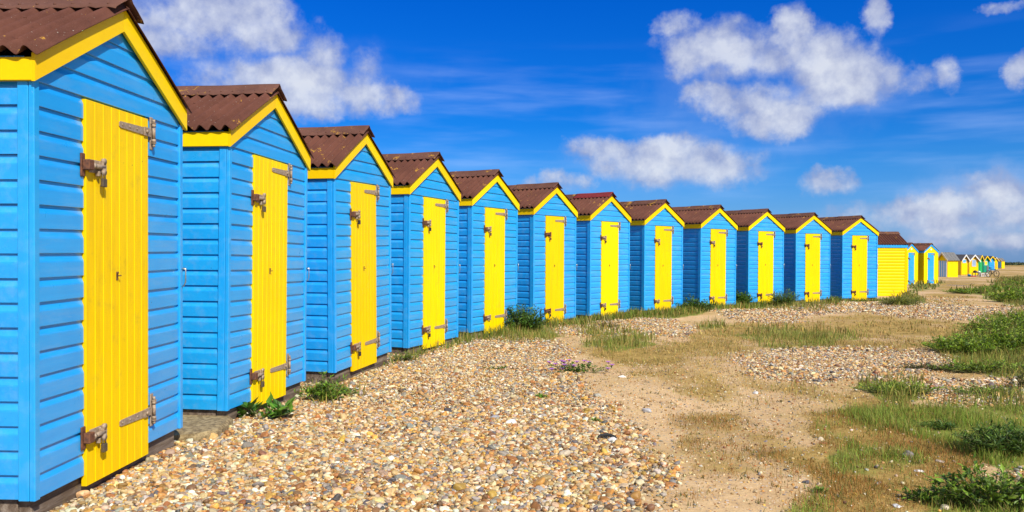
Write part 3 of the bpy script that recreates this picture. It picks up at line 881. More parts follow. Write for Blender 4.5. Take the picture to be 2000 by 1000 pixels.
def open_crate(px, py, label, yaw):
    x, y, z = on_ground(px, py)
    r = empty("crate", (x, y, z), (0, 0, yaw)); tag(r, label, "crate", "white crates by the path")
    mb = MB(); w, d, h, f = .36, .3, .34, .045
    for sx in (-w/2, w/2-f):
        for sy in (-d/2, d/2-f): mb.bbox(sx, sx+f, sy, sy+f, 0, h, .004)
    for zz in (.02, h-f):
        for sy in (-d/2+.001, d/2-f+.001): mb.bbox(-w/2+f, w/2-f, sy, sy+f-.003, zz, zz+f-.003, .004)
        for sx in (-w/2+.001, w/2-f+.001): mb.bbox(sx, sx+f-.003, -d/2+f, d/2-f, zz, zz+f-.003, .004)
    link("frame", mb.mesh("crate_frame"), M['white'], r)
    mb = MB(); mb.box(-w/2+f, w/2-f, -d/2+.02, d/2-.02, .07, h-.09)
    link("filling", mb.mesh("crate_filling"), simple('packed goods', (.40, .30, .2), .8, 0, scale=14), r)
open_crate(1917.5, 540.2, "left white open-framed crate of two beside the bicycle", .1)
open_crate(1925.8, 540.0, "right white open-framed crate, touching the bicycle wheel", .1)
def table(px, py):
    x, y, z = on_ground(px, py)
    r = empty("table", (x, y, z), (0, 0, .15)); tag(r, "low wooden table below the yellow hut with the blue window", "table")
    mb = MB(); mb.bbox(-.42, .42, -.3, .3, .36, .40, .006); link("tabletop", mb.mesh("tabletop"), M['wood'], r)
    for sx in (-.36, .31):
        for sy in (-.25, .2):
            mb = MB(); mb.bbox(sx, sx+.05, sy, sy+.05, 0, .359, .004); link("leg", mb.mesh("leg"), M['wood'], r)
    def lump(name, dx, w, h, mat, label, cat, sh):
        mb = MB(); n = 10; prof = [(.0, .9), (.25, 1.0), (.6, .9), (.85, .6), (1.0, .12)]
        vs = []; fs = []
        rr = random.Random(sh)
        for (q, s_) in prof:
            for k in range(n):
                t = 2*PI*k/n; j = rr.uniform(.85, 1.1)
                vs.append((w/2*s_*j*math.cos(t), .2*s_*j*math.sin(t), q*h))
        for i in range(len(prof)-1):
            for k in range(n): fs.append([i*n+k, i*n+(k+1) % n, (i+1)*n+(k+1) % n, (i+1)*n+k])
        fs.append([(len(prof)-1)*n+k for k in range(n)]); fs.append(list(range(n))[::-1])
        mb.add(vs, fs, True)
        o = link(name, mb.mesh(name), M[mat], None, (x+dx, y+.02, z+.402)); tag(o, label, cat)
    lump("bag", -.16, .42, .24, 'black_cloth', "black slumped bag on the low wooden table", "bag", 4)
    lump("bag", .24, .34, .18, 'white', "white slumped bag on the low wooden table", "bag", 9)
table(1907.5, 539.8)
def lathe(prof, n=20):
    mb = MB(); vs = []; fs = []
    for (r, z) in prof:
        for k in range(n): vs.append((r*math.cos(2*PI*k/n), r*math.sin(2*PI*k/n), z))
    for i in range(len(prof)-1):
        for k in range(n): fs.append([i*n+k, i*n+(k+1) % n, (i+1)*n+(k+1) % n, (i+1)*n+k])
    fs.append(list(range(n))[::-1]); fs.append([(len(prof)-1)*n+k for k in range(n)])
    mb.add(vs, fs, True); return mb
x, y, z = on_ground(1893.0, 540.4)
o = link("tub", lathe([(.10, 0), (.13, .02), (.17, .2), (.18, .22), (.165, .24), (.1, .26), (.03, .27)]).mesh("tub"), M['blue_plastic'], None, (x, y, z-.01))
tag(o, "rounded blue plastic tub standing on the path before the far yellow huts", "tub")
x, y, z = on_ground(1900.0, 540.6)
mb = MB(); n = 14
prf = []
for sc_, h_ in ((.85, 0), (1.0, .02), (1.0, .05), (.8, .07)):
    for k in range(n): t = 2*PI*k/n; prf.append((.30*sc_*math.cos(t)*(1 if math.cos(t) < 0 else 1.25), .14*sc_*math.sin(t), h_))
fs = [[i*n+k, i*n+(k+1) % n, (i+1)*n+(k+1) % n, (i+1)*n+k] for i in range(3) for k in range(n)] + [list(range(n))[::-1], [3*n+k for k in range(n)]]
mb.add(prf, fs, True)
tag(link("bodyboard", mb.mesh("bodyboard"), M['red'], None, (x, y, z)), "red bodyboard lying on the path right of the blue tub", "board")

# ------------------------------------------------------------------ concrete slab between the two nearest huts
mb = MB()
rr = random.Random(2)
ring = []
for k in range(18):
    t = 2*PI*k/18; ring.append((.40*(abs(math.cos(t))**.5)*(1 if math.cos(t) > 0 else -1), .34*(abs(math.sin(t))**.5)*(1 if math.sin(t) > 0 else -1)))
vs = []
for zz, s in ((-.14, 1.06), (-.02, 1.03), (.0, .99), (.004, .9)):
    for (a, b) in ring: vs.append((a*s + rr.uniform(-.008, .008), b*s + rr.uniform(-.008, .008), zz + rr.uniform(-.004, .004)))
n = 18
fs = [[i*n+k, i*n+(k+1) % n, (i+1)*n+(k+1) % n, (i+1)*n+k] for i in range(3) for k in range(n)] + [[3*n+k for k in range(n)], list(range(n))[::-1]]
mb.add(vs, fs)
sx, sy = -2.42, 5.52
tag(link("concrete_slab", mb.mesh("concrete_slab"), M['concrete'], None, (sx, sy, float(ground_z(sx, sy)) + .045), (0, 0, .1)),
    "brown mossy concrete slab on the shingle in the gap between the two nearest huts", "slab")

# ------------------------------------------------------------------ shingle
def ico(sub):
    t = (1+5**.5)/2
    v = [Vector(p).normalized() for p in ((-1,t,0),(1,t,0),(-1,-t,0),(1,-t,0),(0,-1,t),(0,1,t),(0,-1,-t),(0,1,-t),(t,0,-1),(t,0,1),(-t,0,-1),(-t,0,1))]
    f = [(0,11,5),(0,5,1),(0,1,7),(0,7,10),(0,10,11),(1,5,9),(5,11,4),(11,10,2),(10,7,6),(7,1,8),(3,9,4),(3,4,2),(3,2,6),(3,6,8),(3,8,9),(4,9,5),(2,4,11),(6,2,10),(8,6,7),(9,8,1)]
    for _ in range(sub):
        cache = {}; nf = []
        def mid(a, b):
            k = (min(a, b), max(a, b))
            if k not in cache: v.append(((v[a]+v[b])/2).normalized()); cache[k] = len(v)-1
            return cache[k]
        for a, b, c in f:
            x, y, z = mid(a, b), mid(b, c), mid(c, a); nf += [(a, x, z), (b, y, x), (c, z, y), (x, y, z)]
        f = nf
    return np.array([tuple(p) for p in v]), np.array(f)
PALETTE = np.array((.98,.98,.88))*np.array([(.58,.34,.13),(.62,.42,.20),(.68,.52,.31),(.50,.23,.065),(.34,.14,.045),(.30,.27,.24),(.13,.12,.125),(.78,.70,.56),(.62,.36,.075),(.44,.32,.22),(.22,.115,.055),(.70,.56,.38),(.40,.36,.32)])
PW = np.array([.14,.15,.13,.11,.06,.07,.045,.07,.06,.07,.04,.08,.045]); PW = PW/PW.sum()

def pebbles(xy, size, tmpl, name):
    tv, tf = tmpl; n = len(xy); k = len(tv)
    sc = np.stack([size*RNG.uniform(.8, 1.3, n), size*RNG.uniform(.65, 1.0, n), size*RNG.uniform(.38, .7, n)], 1)/2
    # lumpy templates
    nv = 24; var = []
    for _ in range(nv):
        a = RNG.normal(0, 1, (3, 3)); ph = RNG.uniform(0, 6, 3)
        d = 1 + .15*np.sin(tv@a[0]*1.6+ph[0]) + .13*np.sin(tv@a[1]*2.4+ph[1])
        pw = RNG.uniform(.6, 1.0); w = np.sign(tv)*np.abs(tv)**pw
        var.append(w*d[:, None])
    var = np.array(var)[RNG.integers(0, nv, n)]
    v = var*sc[:, None, :]*.92
    az = RNG.uniform(0, 2*PI, n); tl = RNG.normal(0, .38, n); tm = RNG.normal(0, .30, n)
    ct, st = np.cos(tl)[:, None], np.sin(tl)[:, None]
    x, y, z = v[..., 0], v[..., 1], v[..., 2]
    y, z = y*ct - z*st, y*st + z*ct
    ct, st = np.cos(tm)[:, None], np.sin(tm)[:, None]
    x, z = x*ct - z*st, x*st + z*ct
    ca, sa = np.cos(az)[:, None], np.sin(az)[:, None]
    x, y = x*ca - y*sa, x*sa + y*ca
    gz = ground_z(xy[:, 0], xy[:, 1]) + sc[:, 2]*RNG.uniform(.15, .85, n)
    out = np.stack([x + xy[:, 0, None], y + xy[:, 1, None], z + gz[:, None]], 2).reshape(-1, 3)
    ci = RNG.choice(len(PALETTE), n, p=PW)
    col = PALETTE[ci]*RNG.uniform(.55, 1.25, (n, 1))*RNG.normal(1, .05, (n, 3))
    col = np.repeat(np.clip(col, .02, .85), k, 0)
    faces = (tf[None] + (np.arange(n)*k)[:, None, None]).reshape(-1, 3)
    sm = np.repeat(RNG.random(n) < .55, len(tf))
    return raw_mesh(name, out, [faces], col, sm)

def jitter_grid(x0, x1, y0, y1, s):
    gx_, gy_ = np.meshgrid(np.arange(x0, x1, s), np.arange(y0, y1, s))
    p = np.stack([gx_.ravel(), gy_.ravel()], 1)
    return p + RNG.uniform(-.5, .5, p.shape)*s

def in_view(p, m=240):
    px, py = to_px(p[:, 0], p[:, 1], ground_z(p[:, 0], p[:, 1]))
    return (px > -m) & (px < 2000+m) & (py < 1060)
def under_hut(p):
    r = np.zeros(len(p), bool)
    for (x, y, zz, yw, rl) in FIT:
        a = math.radians(yw); dx, dy = p[:, 0]-x, p[:, 1]-y
        u = dx*math.cos(a)+dy*math.sin(a); v = -dx*math.sin(a)+dy*math.cos(a)
        r |= (u > .01) & (u < W-.01) & (v > .01) & (v < D)
    return r

T1, T0 = ico(1), ico(0)
T2 = ico(2)
def pebble_field(y0, y1, s, size_lo, size_hi, tmpl, name, gmin=.45, extra=0):
    x0, x1 = -3.2, y1*.72+1
    p = jitter_grid(x0, x1, y0, y1, s)
    p = p[in_view(p)]
    p = p[~under_hut(p)]
    g, v, d = sample_layers(p[:, 0], p[:, 1])
    keep = RNG.random(len(p)) < np.clip((g - gmin + .36)/.60, 0, 1)**1.3
    p = p[keep]
    sz = size_lo*np.exp(RNG.random(len(p))**1.8*math.log(size_hi/size_lo))
    return pebbles(p, sz, tmpl, name)
def join_mesh(name, ms):
    vs, fs, cs, o = [], [[], []], [], 0
    sms = [[], []]
    for me in ms:
        n = len(me.vertices); v = np.empty(n*3, np.float32); me.vertices.foreach_get("co", v)
        c = np.empty(n*4, np.float32); me.attributes["col"].data.foreach_get("color", c)
        li = np.empty(len(me.loops), np.int32); me.loops.foreach_get("vertex_index", li)
        tot = np.empty(len(me.polygons), np.int32); me.polygons.foreach_get("loop_total", tot)
        st = np.empty(len(me.polygons), np.int32); me.polygons.foreach_get("loop_start", st)
        us = np.empty(len(me.polygons), bool); me.polygons.foreach_get("use_smooth", us)
        for q in (3, 4):
            a = st[tot == q]
            if len(a): sms[q-3].append(us[tot == q]); fs[q-3].append(li[a[:, None] + np.arange(q)] + o)
        vs.append(v.reshape(-1, 3)); cs.append(c.reshape(-1, 4)[:, :3]); o += n
    faces = [np.concatenate(f) for f in fs if f]
    sm = np.concatenate([x for q in sms for x in q])
    out = raw_mesh(name, np.concatenate(vs), faces, np.concatenate(cs), sm)
    for me in ms: bpy.data.meshes.remove(me)
    return out
peb_meshes = [
    pebble_field(3.7, 6.6, .0165, .014, .044, T1, "shingle_near"),
    pebble_field(3.7, 9.0, .15, .046, .072, T2, "shingle_large"),
    pebble_field(6.6, 10.5, .022, .019, .046, T0, "shingle_mid"),
    pebble_field(10.5, 17.0, .034, .030, .060, T0, "shingle_far"),
    pebble_field(3.7, 9.5, .046, .008, .030, T0, "shingle_thin", .06),
    pebble_field(17.0, 30.0, .065, .045, .085, T0, "shingle_distant"),
]
tag(link("shingle", join_mesh("shingle", peb_meshes), M['pebble']), "tan, cream and grey flint shingle heaped along the fronts of the huts", None, None, "stuff")
# loose grit on the trodden sand
p = jitter_grid(-.5, 9, 3.7, 13, .045)
p = p[in_view(p)]; g, v, d = sample_layers(p[:, 0], p[:, 1])
p = p[(v < .7) & (d < .8) & (RNG.random(len(p)) < .75)]
tag(link("grit", pebbles(p, RNG.uniform(.005, .019, len(p)), T0, "grit"), M['pebble']), "fine loose grit scattered over the trodden sandy path", None, None, "stuff")

# stones one can point at
def stone(px, py, size, col, label, flat=.55, seed=1):
    size *= .52; flat *= .9
    x, y, z = on_ground(px, py)
    tv, tf = T2; rg = np.random.default_rng(seed)
    a = rg.normal(0, 1, (3, 3)); d = 1 + .16*np.sin(tv@a[0]*1.7) + .12*np.sin(tv@a[1]*2.5+1) + .04*np.sin(tv@a[2]*6)
    v = tv*d[:, None]*np.array([size*.6, size*.42, size*.5*flat])
    me = raw_mesh("stone", v, [tf], np.tile(np.array(col), (len(v), 1)), True)
    o = link("stone", me, M['pebble'], None, (x, y, z + size*.5*flat*.25), (0, 0, rg.uniform(0, 3)))
    tag(o, label, "stone", "loose stones lying apart")
stone(1576, 943, .075, (.10, .09, .09), "smooth dark grey oval stone lying alone on the sandy path", .6, 3)
stone(1781, 841, .085, (.70, .62, .50), "pale rounded stone in the turf, left of the dark trailing plant", .55, 4)
stone(1794, 921, .085, (.78, .74, .66), "white flat stone in the brown turf near the bottom right", .4, 5)
stone(1773, 894, .10, (.22, .19, .17), "upright pointed grey stone standing in the brown turf", 1.5, 6)
stone(1846, 993, .10, (.66, .56, .40), "cream lump of stone at the bottom edge beside the leafy weed", .8, 7)
stone(1752, 990, .085, (.78, .76, .70), "white angular stone at the bottom edge, left of the cream lump", .5, 8)
stone(1604, 859, .11, (.66, .54, .34), "cream stone on the sandy path beside an orange chip", .6, 9)
stone(1607, 866, .09, (.40, .16, .05), "orange brown stone chip on the sandy path", .3, 10)
stone(1476, 769, .10, (.76, .72, .64), "white rounded stone on bare sand in the middle of the path", .75, 11)
stone(1264, 804, .13, (.44, .43, .42), "grey and white knobbly flint at the edge of shingle and sand", .7, 12)
stone(1215, 737, .12, (.78, .74, .66), "white stone on sand right of the purple flowers", .5, 13)
stone(1708, 877, .085, (.62, .52, .38), "beige flat stone lying where sand meets brown turf", .4, 14)
stone(1835, 902, .09, (.62, .53, .42), "long pale stone in the brown turf, right of the upright stone", .4, 16)
stone(1196, 862, .11, (.70, .68, .64), "white flint beside the black curled scrap at the shingle's sandy edge", .8, 15)
stone(966, 818, .13, (.28, .28, .30), "grey flint standing proud of the shingle in mid foreground", .8, 17)
stone(998, 826, .14, (.78, .75, .68), "large white flint beside the grey one in mid foreground", .6, 18)

x, y, z = on_ground(1186, 860)
mb = MB(); mb.tube([(-.065, .0, .010), (-.04, .018, .016), (-.01, .024, .018), (.025, .015, .016), (.05, -.01, .012), (.06, -.035, .010)], [.004, .010, .013, .013, .010, .004], 8)  # black tube stands in for the dark of a hollow in the shingle
tag(link("hollow", mb.mesh("hollow"), M['black_cloth'], None, (x, y, z + .015)), "black curled shape in place of a shaded hollow where the shingle thins into sand", "hollow")

# ------------------------------------------------------------------ grass and leaves
def blades(xy, hgt, width, cols, lean=.5, name="grass", base_z=None):
    n = len(xy)
    az = RNG.uniform(0, 2*PI, n); f = RNG.uniform(0, 2*PI, n)
    ln = np.abs(RNG.normal(0, lean, n))*hgt
    dx, dy = np.cos(az)*ln, np.sin(az)*ln
    wx, wy = np.cos(f)*width/2, np.sin(f)*width/2
    z0 = (ground_z(xy[:, 0], xy[:, 1]) if base_z is None else base_z) - .004
    x, y = xy[:, 0], xy[:, 1]
    hz = hgt*np.sqrt(np.clip(1 - (ln/np.maximum(hgt, 1e-4))**2*.45, .2, 1))
    V = np.stack([
        np.stack([x-wx, y-wy, z0], 1), np.stack([x+wx, y+wy, z0], 1),
        np.stack([x-wx*.8+dx*.38, y-wy*.8+dy*.38, z0+hz*.6], 1), np.stack([x+wx*.8+dx*.38, y+wy*.8+dy*.38, z0+hz*.6], 1),
        np.stack([x+dx, y+dy, z0+hz], 1)], 1).reshape(-1, 3)
    o = (np.arange(n)*5)[:, None]
    q = np.array([[0, 1, 3, 2]]) + o; t = np.array([[2, 3, 4]]) + o
    c = np.repeat(cols, 5, 0)
    return raw_mesh(name, V, [q, t], c, False)

def grass_cols(n, green, dry, frac):
    k = RNG.random(n) < frac
    c = np.where(k[:, None], np.array(dry), np.array(green))
    return np.clip(c*RNG.uniform(.6, 1.35, (n, 1))*RNG.normal(1, .08, (n, 3)), .005, .8)

def turf(layer, y0, y1, s, hl, hh, wid, green, dry, frac, name, gain=1.0, lean=.5, thr=.3, xmax=None, clump=True):
    p = jitter_grid(-3, (xmax or y1*.68+1), y0, y1, s)
    p = p[in_view(p)]; p = p[~under_hut(p)]
    L = sample_layers(p[:, 0], p[:, 1])[layer]
    cl = 1.0
    if clump:
        cl = .5 + .5*np.sin(3.1*p[:, 0]+1.7*np.sin(2.3*p[:, 1]))*np.sin(2.7*p[:, 1]+1.3*np.sin(3.3*p[:, 0])) + .35*np.sin(9*p[:, 0]+2*np.sin(7*p[:, 1]))*np.sin(8*p[:, 1])
        cl = np.clip(.25 + cl*.9, 0, 1.2)
    keep = RNG.random(len(p)) < np.clip((L-thr)/.5, 0, 1)*gain*cl
    p = p[keep]; n = len(p)
    h = RNG.uniform(hl, hh, n)*(cl[keep]*.6+.5 if clump else 1)
    return blades(p, h, RNG.uniform(.6, 1.3, n)*wid, grass_cols(n, green, dry, frac), lean, name)
GR, DR = (.26, .35, .05), (.48, .34, .11)
gr_meshes = [
    turf(1, 3.7, 6.5, .0105, .025, .10, .0034, GR, (.42, .33, .09), .28, "green_near", 1.1),
    turf(1, 6.5, 13, .028, .05, .16, .008, (.23, .26, .045), (.42, .32, .09), .35, "green_mid", .8),
    turf(1, 13, 26, .055, .07, .20, .016, (.22, .235, .045), (.40, .30, .085), .35, "green_far", .8),
    turf(1, 26, 80, .22, .12, .30, .06, (.15, .17, .03), (.38, .28, .08), .35, "green_distant", .8),
]
def base_fringe():
    out = []
    for i, (n, h, sp) in enumerate([(0,0,0),(0,0,0),(60,.06,.05),(260,.10,.09),(900,.13,.16),(1100,.13,.22),(1500,.14,.26),(1500,.14,.26),(1200,.14,.25),(1300,.14,.22),(900,.15,.18),(500,.13,.14)]):
        if not n: continue
        x, y, zz, yw, rl = FIT[i]; a = math.radians(yw)
        u = RNG.uniform(-.75, W+.1, n); v = -np.abs(RNG.normal(0, sp, n)) - .03
        k = (u < 0) & (RNG.random(n) < .6); v[k] = RNG.uniform(-.1, .5, k.sum())
        cl = fnoise(x + u*math.cos(a), y + u*math.sin(a), 2.6, 51) + .5
        keep = RNG.random(n) < np.clip((cl - .28)*3, .05, 1)
        u, v = u[keep], v[keep]; n = len(u)
        p = np.stack([x + u*math.cos(a) - v*math.sin(a), y + u*math.sin(a) + v*math.cos(a)], 1)
        out.append(blades(p, RNG.uniform(.3, 1.1, n)*h*1.5, RNG.uniform(.006, .012, n)*(1 + i*.09), grass_cols(n, (.17, .23, .03), (.40, .31, .085), .3), .5, "fringe"))
    return out
gr_meshes += base_fringe()
dr_meshes = [
    turf(2, 3.7, 6.5, .0105, .010, .05, .0030, (.17, .19, .035), (.40, .20, .05), .68, "dry_near", .95, .8, .25),
    turf(2, 6.5, 13, .030, .02, .07, .007, (.26, .24, .05), DR, .75, "dry_mid", .7, .8, .25),
    turf(2, 13, 30, .065, .03, .09, .016, (.26, .24, .055), DR, .75, "dry_far", .6, .8, .3),
]
tag(link("grass", join_mesh("grass", gr_meshes), M['blade']), "green grass in patches along the huts and right of the path", None, None, "stuff")
tag(link("dry_grass", join_mesh("dry_grass", dr_meshes), M['blade']), "short dry straw coloured turf beside the sandy path", None, None, "stuff")
# thin scattered sprigs over the sand
p = jitter_grid(-.2, 9, 3.7, 16, .19); p = p[in_view(p)]
g, v, d = sample_layers(p[:, 0], p[:, 1]); p = p[(g < .55) & (RNG.random(len(p)) < .55)]
pp = np.repeat(p, 14, 0) + RNG.normal(0, .022, (len(p)*14, 2))
tag(link("sprigs", blades(pp, RNG.uniform(.006, .032, len(pp)), RNG.uniform(.004, .008, len(pp)), grass_cols(len(pp), (.10, .11, .02), (.26, .17, .05), .55), .9, "sprigs"), M['blade']), "thin sparse sprigs of grass dotted over the sand", None, None, "stuff")

def leaf_mesh(P, Nrm, Dir, ln, wd, cols, name):
    """pointed, slightly folded leaves: 5 points each"""
    n = len(P)
    S = np.cross(Nrm, Dir); S /= np.linalg.norm(S, axis=1)[:, None]+1e-9
    ln = ln[:, None]; wd = wd[:, None]
    V = np.stack([P, P + Dir*ln*.45 + S*wd*.5 + Nrm*wd*.15, P + Dir*ln - Nrm*ln*.10, P + Dir*ln*.45 - S*wd*.5 + Nrm*wd*.15, P + Dir*ln*.5], 1).reshape(-1, 3)
    o = (np.arange(n)*5)[:, None]
    F = np.concatenate([np.array([[0, 4, 1]])+o, np.array([[4, 2, 1]])+o, np.array([[0, 3, 4]])+o, np.array([[3, 2, 4]])+o])
    return raw_mesh(name, V, [F], np.repeat(cols, 5, 0), False)

def unit(v): return v/(np.linalg.norm(v, axis=1)[:, None]+1e-9)

def bush(name, px, py, rx, ry, h, n_stem, leaf, wl_, col, label, cat="plant", group=None, per=14, upright=.6, flowers=None, droop=.1, narrow=False, dark=(.02,.05,.01), tall=0, extra_tip=0):
    """stems springing from a rootstock, leaves set along each stem"""
    x, y, z = on_ground(px, py)
    az = RNG.uniform(0, 2*PI, n_stem); rad = np.sqrt(RNG.random(n_stem))
    base = np.stack([np.cos(az)*rad*rx*.3, np.sin(az)*rad*ry*.3, np.zeros(n_stem)], 1)
    hh = h*RNG.uniform(.45, 1.0, n_stem)*(1-.45*rad**2)
    if tall: k = RNG.random(n_stem) < tall; hh[k] *= 1.55
    tip = np.stack([np.cos(az)*rx*rad*RNG.uniform(.75, 1.1, n_stem), np.sin(az)*ry*rad*RNG.uniform(.75, 1.1, n_stem), hh], 1)
    tip[:, :2] += RNG.normal(0, .1, (n_stem, 2))*np.array([rx, ry])
    mid = base*(upright) + tip*(1-upright); mid[:, 2] = hh*.62
    # stems as thin tapered strips (triangular tubes)
    mb = MB()
    for i in range(n_stem):
        mb.tube([tuple(base[i]-np.array([0, 0, .02])), tuple(mid[i]), tuple(tip[i])], [leaf*.055, leaf*.045, leaf*.02], 4, True, False)
    T = RNG.random((n_stem, per))**.75*.9+.1
    B, Mi, Ti = base[:, None], mid[:, None], tip[:, None]
    t = T[..., None]
    P = ((1-t)**2*B + 2*t*(1-t)*Mi + t**2*Ti).reshape(-1, 3)
    tang = unit((2*(1-t)*(Mi-B) + 2*t*(Ti-Mi)).reshape(-1, 3))
    n = len(P)
    r = RNG.normal(0, 1, (n, 3)); r[:, 2] = np.abs(r[:, 2])*.5 - droop
    Dir = unit(unit(r)*1.0 + tang*.55)
    Nn = unit(np.cross(np.cross(Dir, np.array([0, 0, 1.0])+RNG.normal(0, .35, (n, 3))), Dir))
    s = RNG.uniform(.55, 1.15, n)
    lev = RNG.random(n)[:, None]
    c = np.array(dark)*(1-lev) + np.array(col)*lev
    stemtone = np.repeat(RNG.uniform(.75, 1.25, n_stem), per)[:, None]
    c = np.clip(np.array((2.6,2.15,1.4))*c*stemtone*RNG.normal(1, .08, (n, 3)), .004, .7)
    me = leaf_mesh(P, Nn, Dir, leaf*s, leaf*wl_*s, c, name)
    root = empty(name, (x, y, z)); tag(root, label, cat, group)
    link("foliage", me, M['leaf'], root)
    link("stem", mb.mesh("stem"), M['stem'], root)
    if flowers:
        nf, fr, fc, fh = flowers
        ids = RNG.choice(n_stem, nf, replace=nf > n_stem)
        for k in range(nf):
            q = tip[ids[k]] + np.array([0, 0, fh]) + RNG.normal(0, .01, 3)
            mb = MB(); m_ = 7
            for a in range(m_):
                t1 = 2*PI*a/m_; d1 = Vector((math.cos(t1), math.sin(t1), .45)).normalized(); sd = Vector((-math.sin(t1), math.cos(t1), 0))
                mb.add([tuple(q), tuple(Vector(q)+d1*fr*.7+sd*fr*.38), tuple(Vector(q)+d1*fr), tuple(Vector(q)+d1*fr*.7-sd*fr*.38)], [(0, 1, 2, 3)])
            mb.tube([tuple(q - np.array([0, 0, fr*.3])), tuple(q + np.array([0, 0, fr*.3]))], fr*.2, 6)
            link("flower", mb.mesh("flower"), fc, root)
    return root
M['stem'] = simple('plant stems', (.10, .11, .03), .7, 0)
M['mauve'] = simple('mauve petals', (.50, .20, .55), .6, 0, scale=80, col2=(.38, .12, .46))
M['yellow_petal'] = simple('yellow petals', (.75, .45, .01), .6, 0)
M['white_petal'] = simple('white petals', (.75, .73, .68), .6, 0)
LG = (.10, .19, .02); DG = (.05, .11, .018)
bush("weed", 512, 815, .26, .14, .11, 20, .13, .42, (.06, .15, .02), "broad-leaved dark green weed on the shingle under the second hut's door", per=5, upright=.3, dark=(.015, .05, .008))
bush("weed", 632, 782, .26, .19, .17, 70, .05, .32, (.10, .20, .02), "spreading green weed with one yellow flower between the second and third huts", per=13, flowers=(1, .022, M['yellow_petal'], .02), tall=.12)
bush("weed", 668, 772, .16, .10, .09, 34, .04, .32, (.10, .19, .02), "low green weed with white flowers at the third hut's left corner", per=10, flowers=(6, .014, M['white_petal'], .012))
bush("weed", 790, 705, .20, .10, .10, 36, .05, .2, (.12, .18, .03), "small grassy weed at the foot of the fourth hut's left corner", per=8, tall=.15)
bush("bush", 1024, 648, .56, .40, .50, 150, .075, .30, (.05, .12, .02), "tall dark green bush between the fifth and sixth huts", "bush", per=16, dark=(.012, .035, .01), tall=.06, upright=.55)
bush("weed", 1358, 608, .58, .28, .34, 90, .085, .35, (.055, .13, .02), "dark green weed at the ninth hut's left corner", per=12, dark=(.012, .035, .01), tall=.06)
bush("bush", 1440, 598, .50, .34, .46, 110, .10, .32, (.07, .16, .02), "rounded green bush between the ninth and tenth huts", "bush", per=14, dark=(.015, .045, .01))
bush("weed", 1531, 598, .58, .30, .52, 80, .11, .14, (.075, .15, .025), "feathery green tuft at the eleventh hut's left corner", per=12, dark=(.018, .05, .012), upright=.7)
bush("weed", 1630, 590, .30, .2, .22, 40, .09, .2, (.07, .14, .025), "small green tuft at the left corner of the last blue hut", per=10)
bush("weed", 1755, 597, .70, .35, .26, 90, .11, .16, (.14, .17, .03), "straggling olive weed along the foot of the plain yellow wall", per=11, tall=.15)
bush("mallow", 1138, 728, .42, .20, .13, 34, .045, .5, (.07, .14, .02), "low plant with purple flowers where the shingle meets the sand", per=9, flowers=(15, .034, M['mauve'], .02), dark=(.02, .05, .012))
bush("weed", 1055, 779, .07, .05, .045, 12, .032, .6, (.09, .20, .02), "tiny bright green sprout alone on the shingle, below the purple flowers", per=6)
bush("weed", 1164, 824, .05, .03, .03, 9, .026, .6, (.10, .19, .02), "tiny green sprout on the shingle just above the dark hollow", per=5)
bush("weed", 975, 722, .22, .06, .04, 20, .035, .4, (.09, .15, .03), "flat trailing green weed on the shingle in front of the fifth hut", per=8)
for i, (px, py, rx, ry, hh, lab) in enumerate([
    (1870, 690, .50, .45, .26, "bright green shrub at the left end of the right-hand thicket"),
    (1935, 688, .60, .50, .34, "bright green shrub second from the left in the right-hand thicket"),
    (1995, 690, .60, .50, .36, "bright green shrub at the right edge in the front of the thicket"),
    (1955, 655, .75, .65, .36, "green shrub behind the front of the right-hand thicket"),
    (2010, 640, .80, .70, .40, "green shrub at the right edge, rear of the thicket"),
    (1985, 590, 1.0, .8, .38, "green shrub at the right edge beyond the far shingle strip"),
    (1960, 572, 1.3, 1.0, .36, "dark green shrub clump beside the far path, right edge"),
    (2005, 560, 1.6, 1.3, .50, "tall dark green shrub far off at the right edge"),
    (1895, 573, 1.2, .8, .22, "low dark green patch of shrub in the middle of the far path")]):
    bush("shrub", px, py, rx, ry, hh, 150 if i < 5 else 110, .06*(1 if i < 5 else 1.9), .36, (.13, .215, .022), lab, "shrub", "shrubs on the right of the path", per=15, dark=(.028, .065, .01), upright=.35)
bush("shrub", 1925, 727, .70, .22, .14, 110, .05, .34, (.12, .20, .025), "low green mat of leaves below the right-hand thicket", "shrub", "shrubs on the right of the path", per=12, upright=.3)
bush("shrub", 1800, 722, .60, .16, .07, 80, .04, .30, (.06, .075, .03), "dark withered mat of plant on the shingle left of the green mat", "shrub", "shrubs on the right of the path", per=10, upright=.2, dark=(.02, .012, .01))
bush("shrub", 1760, 768, .45, .2, .11, 90, .05, .22, (.13, .21, .025), "low bright green patch of leaves left of the pale stones", "shrub", "shrubs on the right of the path", per=12, upright=.35)
bush("shrub", 1925, 772, .40, .14, .10, 70, .045, .26, (.11, .19, .03), "small green patch of leaves behind the pale stones at right", "shrub", "shrubs on the right of the path", per=10, upright=.35)
bush("trailing_plant", 1968, 885, .36, .22, .20, 140, .055, .20, (.06, .12, .02), "dark green trailing plant at the right edge of the turf", per=15, dark=(.01, .03, .006), upright=.4)
bush("trailing_plant", 1835, 838, .16, .10, .07, 50, .035, .28, (.06, .12, .02), "small dark green trailing plant in the turf, right of the pale rounded stone", per=10, dark=(.012, .035, .008), upright=.4)
bush("weed", 1935, 992, .36, .22, .24, 110, .052, .42, (.10, .18, .022), "leafy green weed in the bottom right corner", per=8, dark=(.02, .05, .01), upright=.5)
bush("weed", 1830, 978, .20, .09, .07, 55, .05, .26, (.09, .18, .022), "low green weed at the bottom edge, left of the leafy corner weed", per=8, upright=.3)
bush("weed", 1988, 760, .16, .1, .24, 24, .04, .22, (.08, .11, .03), "thin upright brownish green weed by the right edge", per=14, upright=.8, dark=(.03, .03, .012))
